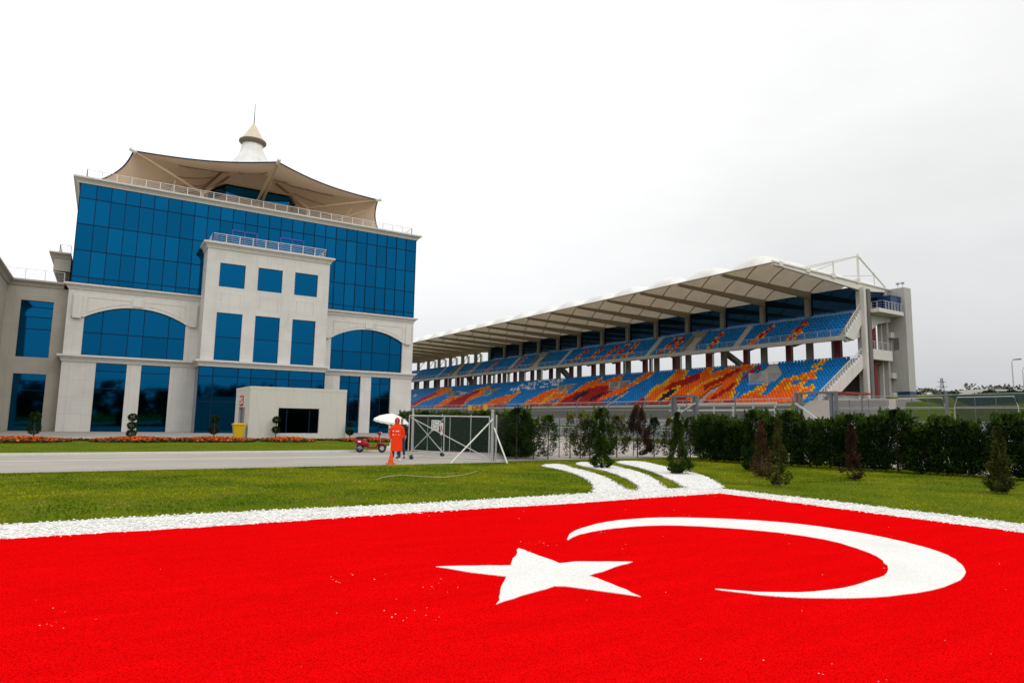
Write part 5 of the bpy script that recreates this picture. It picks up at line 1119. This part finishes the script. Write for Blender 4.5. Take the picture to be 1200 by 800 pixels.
# woods behind the viewer, mirrored in the ground floor glass
V = []; F = []; C = []; g = np.random.default_rng(77)
for i in range(60):
    u, v = -70+i*4.2+g.uniform(-1.5, 1.5), -52+g.uniform(-6, 6); h = g.uniform(5.5, 9.5)
    a, b_, c = leaves(420, (u, v, 0), lambda t: 3.0*math.sqrt(max(.03, 1-(2*t-1)**2)), h, 900+i, *G_DARK, size=(.8, 1.8), z0=.2, clump=26, tuft=.9, up=.2, wid=.7)
    F.append(b_+sum(len(x) for x in V)); V.append(a); C.append(c)
o = np_mesh('woods', np.concatenate(V), np.concatenate(F), M['leaf'], None, np.concatenate(C)); tag(o, 'belt of dark trees mirrored in the ground floor windows', 'woods', None, 'stuff')
# ------------------------------------------------------------------ people
def skin(name, joints, edges, m, parent, sub=2, root=0):
    me = bpy.data.meshes.new(name); me.from_pydata([j[0] for j in joints], edges, [])
    o = bpy.data.objects.new(name, me); COL.objects.link(o); o.modifiers.new('s', 'SKIN'); s = o.modifiers.new('d', 'SUBSURF'); s.levels = s.render_levels = sub
    if not me.skin_vertices: me.skin_vertices.new()
    for i, j in enumerate(joints):
        r = j[1]; me.skin_vertices[0].data[i].radius = r if isinstance(r, tuple) else (r, r); me.skin_vertices[0].data[i].use_root = (i == root)
    dg = bpy.context.evaluated_depsgraph_get(); dg.update(); nm = bpy.data.meshes.new_from_object(o.evaluated_get(dg)); bpy.data.objects.remove(o)
    nm.materials.clear(); nm.materials.append(m); nm.polygons.foreach_set('use_smooth', [True]*len(nm.polygons))
    ob = bpy.data.objects.new(name, nm); COL.objects.link(ob); ob.parent = parent; return ob
def hand(P, d, side, parent_lists):
    """palm with five curled fingers, added to the body's own skeleton"""
    J, E, root = parent_lists; P, d = Vector(P), Vector(d).normalized(); s = Vector(side).normalized(); k = d.cross(s)
    palm = len(J); J.append((tuple(P+d*.055), (.034, .016))); E.append((root, palm))
    for i, (off, ln) in enumerate(((-.030, .060), (-.010, .074), (.010, .070), (.030, .056))):
        a = len(J); J.append((tuple(P+d*.088+s*off), .0095)); E.append((palm, a)); J.append((tuple(P+d*(.088+ln*.55)+s*off+k*.012), .0085)); E.append((a, a+1)); J.append((tuple(P+d*(.088+ln*.85)+s*off+k*.034), .007)); E.append((a+1, a+2))
    a = len(J); J.append((tuple(P+d*.04-s*.042+k*.008), .011)); E.append((palm, a)); J.append((tuple(P+d*.075-s*.060+k*.022), .009)); E.append((a, a+1))
def figure(loc, rz, label, coat):
    e = empty('person', loc, label, 'person', None, rz)
    # faces -y; z up; 1.74 m tall
    J = [((0, 0, .93), (.15, .10)), ((0, .0, 1.12), (.135, .095)), ((0, .01, 1.32), (.165, .105)), ((0, .0, 1.44), (.10, .08)), ((0, -.01, 1.51), .055), ((0, -.02, 1.60), (.072, .088)), ((0, -.015, 1.67), (.076, .092)), ((0, -.01, 1.715), (.055, .07))]
    E_ = [(i, i+1) for i in range(7)]
    for s in (-1, 1):
        a = len(J); J += [((s*.10, 0, .86), .09), ((s*.13, -.015, .48), .058), ((s*.155, .03, .09), .042), ((s*.17, -.08, .04), (.042, .032)), ((s*.18, -.15, .03), (.038, .025))]; E_ += [(0, a), (a, a+1), (a+1, a+2), (a+2, a+3), (a+3, a+4)]
        a = len(J); J += [((s*.19, .01, 1.40), .058), ((s*.27, .04, 1.14), .045), ((s*.20, .02 if coat else -.06, .90), .033)]; E_ += [(2, a), (a, a+1), (a+1, a+2)]
        hand((s*.20, .02 if coat else -.06, .90), (-s*.2, -.25, -1), (0, 1, 0), (J, E_, a+2))
    b = skin('body', J, E_, M['skin'], e)
    # face: nose, eyes, mouth
    f = MB(); f.hull8([(-.016, -.108, 1.585), (.016, -.108, 1.585), (.016, -.09, 1.585), (-.016, -.09, 1.585)], [(-.006, -.106, 1.64), (.006, -.106, 1.64), (.006, -.09, 1.64), (-.006, -.09, 1.64)]); f.tube([(-.028, -.098, 1.56), (.028, -.098, 1.56)], .007, 6); f.build('nose_and_mouth', M['skin'], e, local=True)
    f = MB()
    for s in (-1, 1): f.lathe([(.001, -.012), (.012, 0), (.001, .012)], (s*.031, -.100, 1.635), 8)
    for s in (-1, 1): f.tube([(s*.018, -.104, 1.657), (s*.046, -.098, 1.655)], .006, 5)
    f.build('eye', M['hair'], e, local=True)
    # trousers and shoes
    T = [((0, .0, .95), (.155, .11)), ((-.105, 0, .82), .098), ((-.135, -.012, .48), .072), ((-.155, .03, .13), .070), ((.105, 0, .82), .098), ((.135, -.012, .48), .072), ((.155, .03, .13), .070)]
    skin('trousers', T, [(0, 1), (1, 2), (2, 3), (0, 4), (4, 5), (5, 6)], M['jeans'], e)
    for s in (-1, 1): skin('shoe', [((s*.155, .06, .055), (.05, .05)), ((s*.172, -.06, .05), (.052, .042)), ((s*.19, -.17, .04), (.042, .03))], [(0, 1), (1, 2)], M['white'] if coat else M['black'], e)
    if coat:
        vs = []; fs = []; n = 28
        for z, rx, ry, cy in ((.40, .265, .20, .0), (.55, .275, .19, .0), (.80, .255, .175, .0), (1.0, .24, .165, 0), (1.2, .235, .155, .005), (1.34, .235, .145, .005), (1.42, .205, .125, .005), (1.48, .13, .10, .0), (1.52, .095, .09, -.005)):
            for j in range(n):
                t = 2*math.pi*j/n; w_ = 1+(.05*math.sin(t*7+z*3)+.03*math.sin(t*3+z*9))*max(0, (1.3-z))
                vs.append((math.cos(t)*rx*w_, cy+math.sin(t)*ry*w_, z+(.012*math.sin(t*5) if z < .5 else 0)))
        for i in range(8):
            for j in range(n): fs.append((i*n+j, i*n+(j+1) % n, (i+1)*n+(j+1) % n, (i+1)*n+j))
        rc = MB().add(vs, fs).build('raincoat', M['orange_coat'], e, smooth=True, local=True)
        for s in (-1, 1): skin('sleeve', [((s*.17, .0, 1.40), .088), ((s*.26, .025, 1.28), .085), ((s*.315, .04, 1.10), .082), ((s*.27, .03, .97), .075), ((s*.225, .02, .90), .068)], [(0, 1), (1, 2), (2, 3), (3, 4)], M['orange_coat'], rc)
        # hood: open at the face
        vs = []; fs = []; n = 20
        for i, (y, r_) in enumerate(((-.105, .098), (-.06, .125), (.0, .135), (.06, .125), (.11, .085), (.13, .01))):
            for j in range(n): t = 2*math.pi*j/n; vs.append((math.cos(t)*r_*.92, y+.02*math.sin(t), 1.615+math.sin(t)*r_*1.12))
        for i in range(5):
            for j in range(n): fs.append((i*n+j, (i+1)*n+j, (i+1)*n+(j+1) % n, i*n+(j+1) % n))
        MB().add(vs, fs).build('hood', M['orange_coat'], e, smooth=True, local=True)
        t = MB()
        for z, xs in ((1.205, ((-.20, -.13), (-.06, .03), (.04, .10))), (1.06, ((-.20, -.14), (-.07, .10)))):
            for a, b_ in xs:
                y0 = -.172; t.add([(a, y0+abs(a)*.22, z-.02), (b_, y0+abs(b_)*.22, z-.02), (b_, y0+abs(b_)*.22, z+.02), (a, y0+abs(a)*.22, z+.02)], [(0, 1, 2, 3)])
        t.build('white_print', M['sign_white'], rc, local=True)
    else:
        skin('jacket', [((0, .0, .90), (.175, .125)), ((0, 0, 1.12), (.17, .12)), ((0, .01, 1.33), (.20, .125)), ((0, .0, 1.46), (.12, .09)), ((-.2, .01, 1.40), .075), ((-.275, .04, 1.15), .065), ((-.22, -.04, .97), .055), ((.2, .01, 1.40), .075), ((.275, .04, 1.15), .065), ((.22, -.04, .97), .055)], [(0, 1), (1, 2), (2, 3), (2, 4), (4, 5), (5, 6), (2, 7), (7, 8), (8, 9)], M['dark_cloth'], e)
        skin('hair', [((0, .03, 1.60), (.07, .07)), ((0, .03, 1.68), (.082, .085)), ((0, .0, 1.735), (.06, .07))], [(0, 1), (1, 2)], M['hair'], e)
    e.scale = (.87, .95, 1)
    return e
figure((10.28, 25.3, .012), R(-22), 'person in a long orange hooded raincoat standing on the road before the parasol', True)
figure((11.15, 26.9, .012), R(-30), 'person in dark jacket and jeans half hidden behind the orange raincoat', False)

# ------------------------------------------------------------------ sky, sun, camera
wd = bpy.data.worlds.new('World'); SC.world = wd; wd.use_nodes = True; nt = wd.node_tree; bg = nt.nodes['Background']
sk = N(nt, 'ShaderNodeTexSky', sky_type='NISHITA'); sk.sun_disc = False; sk.sun_elevation = R(48); sk.sun_rotation = R(200); sk.dust_density = 4; sk.air_density = 1.2
hs = N(nt, 'ShaderNodeHueSaturation'); hs.inputs['Saturation'].default_value = .12; L(nt, sk.outputs[0], hs.inputs['Color'])
tc = N(nt, 'ShaderNodeTexCoord'); sp = N(nt, 'ShaderNodeSeparateXYZ'); L(nt, tc.outputs['Generated'], sp.inputs[0])
cr = N(nt, 'ShaderNodeValToRGB'); L(nt, sp.outputs[2], cr.inputs[0]); el = cr.color_ramp.elements
K = .1
el[0].position = 0; el[0].color = (.57, .585, .605, 1); el[1].position = .85; el[1].color = (1.22, 1.22, 1.22, 1)
for p_, c_ in ((.07, (.69, .705, .725)), (.18, (.86, .867, .875)), (.36, (.985, .988, .99)), (.6, (1.10, 1.10, 1.10))): e_ = el.new(p_); e_.color = (*c_, 1)
mp = N(nt, 'ShaderNodeMapping'); mp.inputs['Scale'].default_value = (1, 1, 2.6); L(nt, tc.outputs['Generated'], mp.inputs[0])
nz = noise(nt, mp.outputs[0], 1.6, 5, .55)
mr = N(nt, 'ShaderNodeMapRange'); L(nt, nz, mr.inputs[0]); mr.inputs[1].default_value = .3; mr.inputs[2].default_value = .7; mr.inputs[3].default_value = .91*10; mr.inputs[4].default_value = 1.08*10
# the cloud deck is thinner (brighter) on the left of the building
sx = N(nt, 'ShaderNodeMath', operation='MULTIPLY_ADD'); L(nt, sp.outputs[0], sx.inputs[0]); sx.inputs[1].default_value = -.24; sx.inputs[2].default_value = 1.13
cl = N(nt, 'ShaderNodeClamp'); cl.inputs[1].default_value = .9; cl.inputs[2].default_value = 1.16; L(nt, sx.outputs[0], cl.inputs[0])
m1 = N(nt, 'ShaderNodeVectorMath', operation='SCALE'); L(nt, cr.outputs[0], m1.inputs[0]); L(nt, mr.outputs[0], m1.inputs[3])
m2 = N(nt, 'ShaderNodeVectorMath', operation='SCALE'); L(nt, m1.outputs[0], m2.inputs[0]); L(nt, cl.outputs[0], m2.inputs[3])
L(nt, mixc(nt, .92, hs.outputs[0], m2.outputs[0]), bg.inputs[0]); bg.inputs[1].default_value = .1
sl = bpy.data.lights.new('sun', 'SUN'); sl.energy = .55; sl.angle = R(25); sl.color = (1, .97, .93); so = bpy.data.objects.new('sun', sl); COL.objects.link(so)
so.rotation_euler = (R(45), 0, R(28))
cam = bpy.data.cameras.new('camera'); co = bpy.data.objects.new('camera', cam); COL.objects.link(co); SC.camera = co
f_, pi_, ro_, a_ = 764.9, .1196, .0183, .5563
fw = Vector((0, math.cos(pi_), math.sin(pi_))); up = Vector((0, -math.sin(pi_), math.cos(pi_))); rt = Vector((1, 0, 0))
r2 = rt*math.cos(ro_)+up*math.sin(ro_); u2 = up*math.cos(ro_)-rt*math.sin(ro_)
def touv(d): c, s = math.cos(a_), math.sin(a_); return Vector((d.x*c+d.y*s, -d.x*s+d.y*c, d.z))
r2, u2, fw = touv(r2), touv(u2), touv(fw)
co.matrix_world = Matrix(((r2.x, u2.x, -fw.x, 0), (r2.y, u2.y, -fw.y, 0), (r2.z, u2.z, -fw.z, 1.75), (0, 0, 0, 1)))
cam.sensor_width = 36; cam.lens = f_/1200*36; cam.clip_end = 5000; cam.clip_start = .05
SC.view_settings.view_transform = 'Standard'; SC.view_settings.look = 'None'; SC.view_settings.exposure = .12; SC.view_settings.gamma = 1
SC.cycles.max_bounces = 8; SC.cycles.transparent_max_bounces = 16; SC.cycles.use_denoising = True
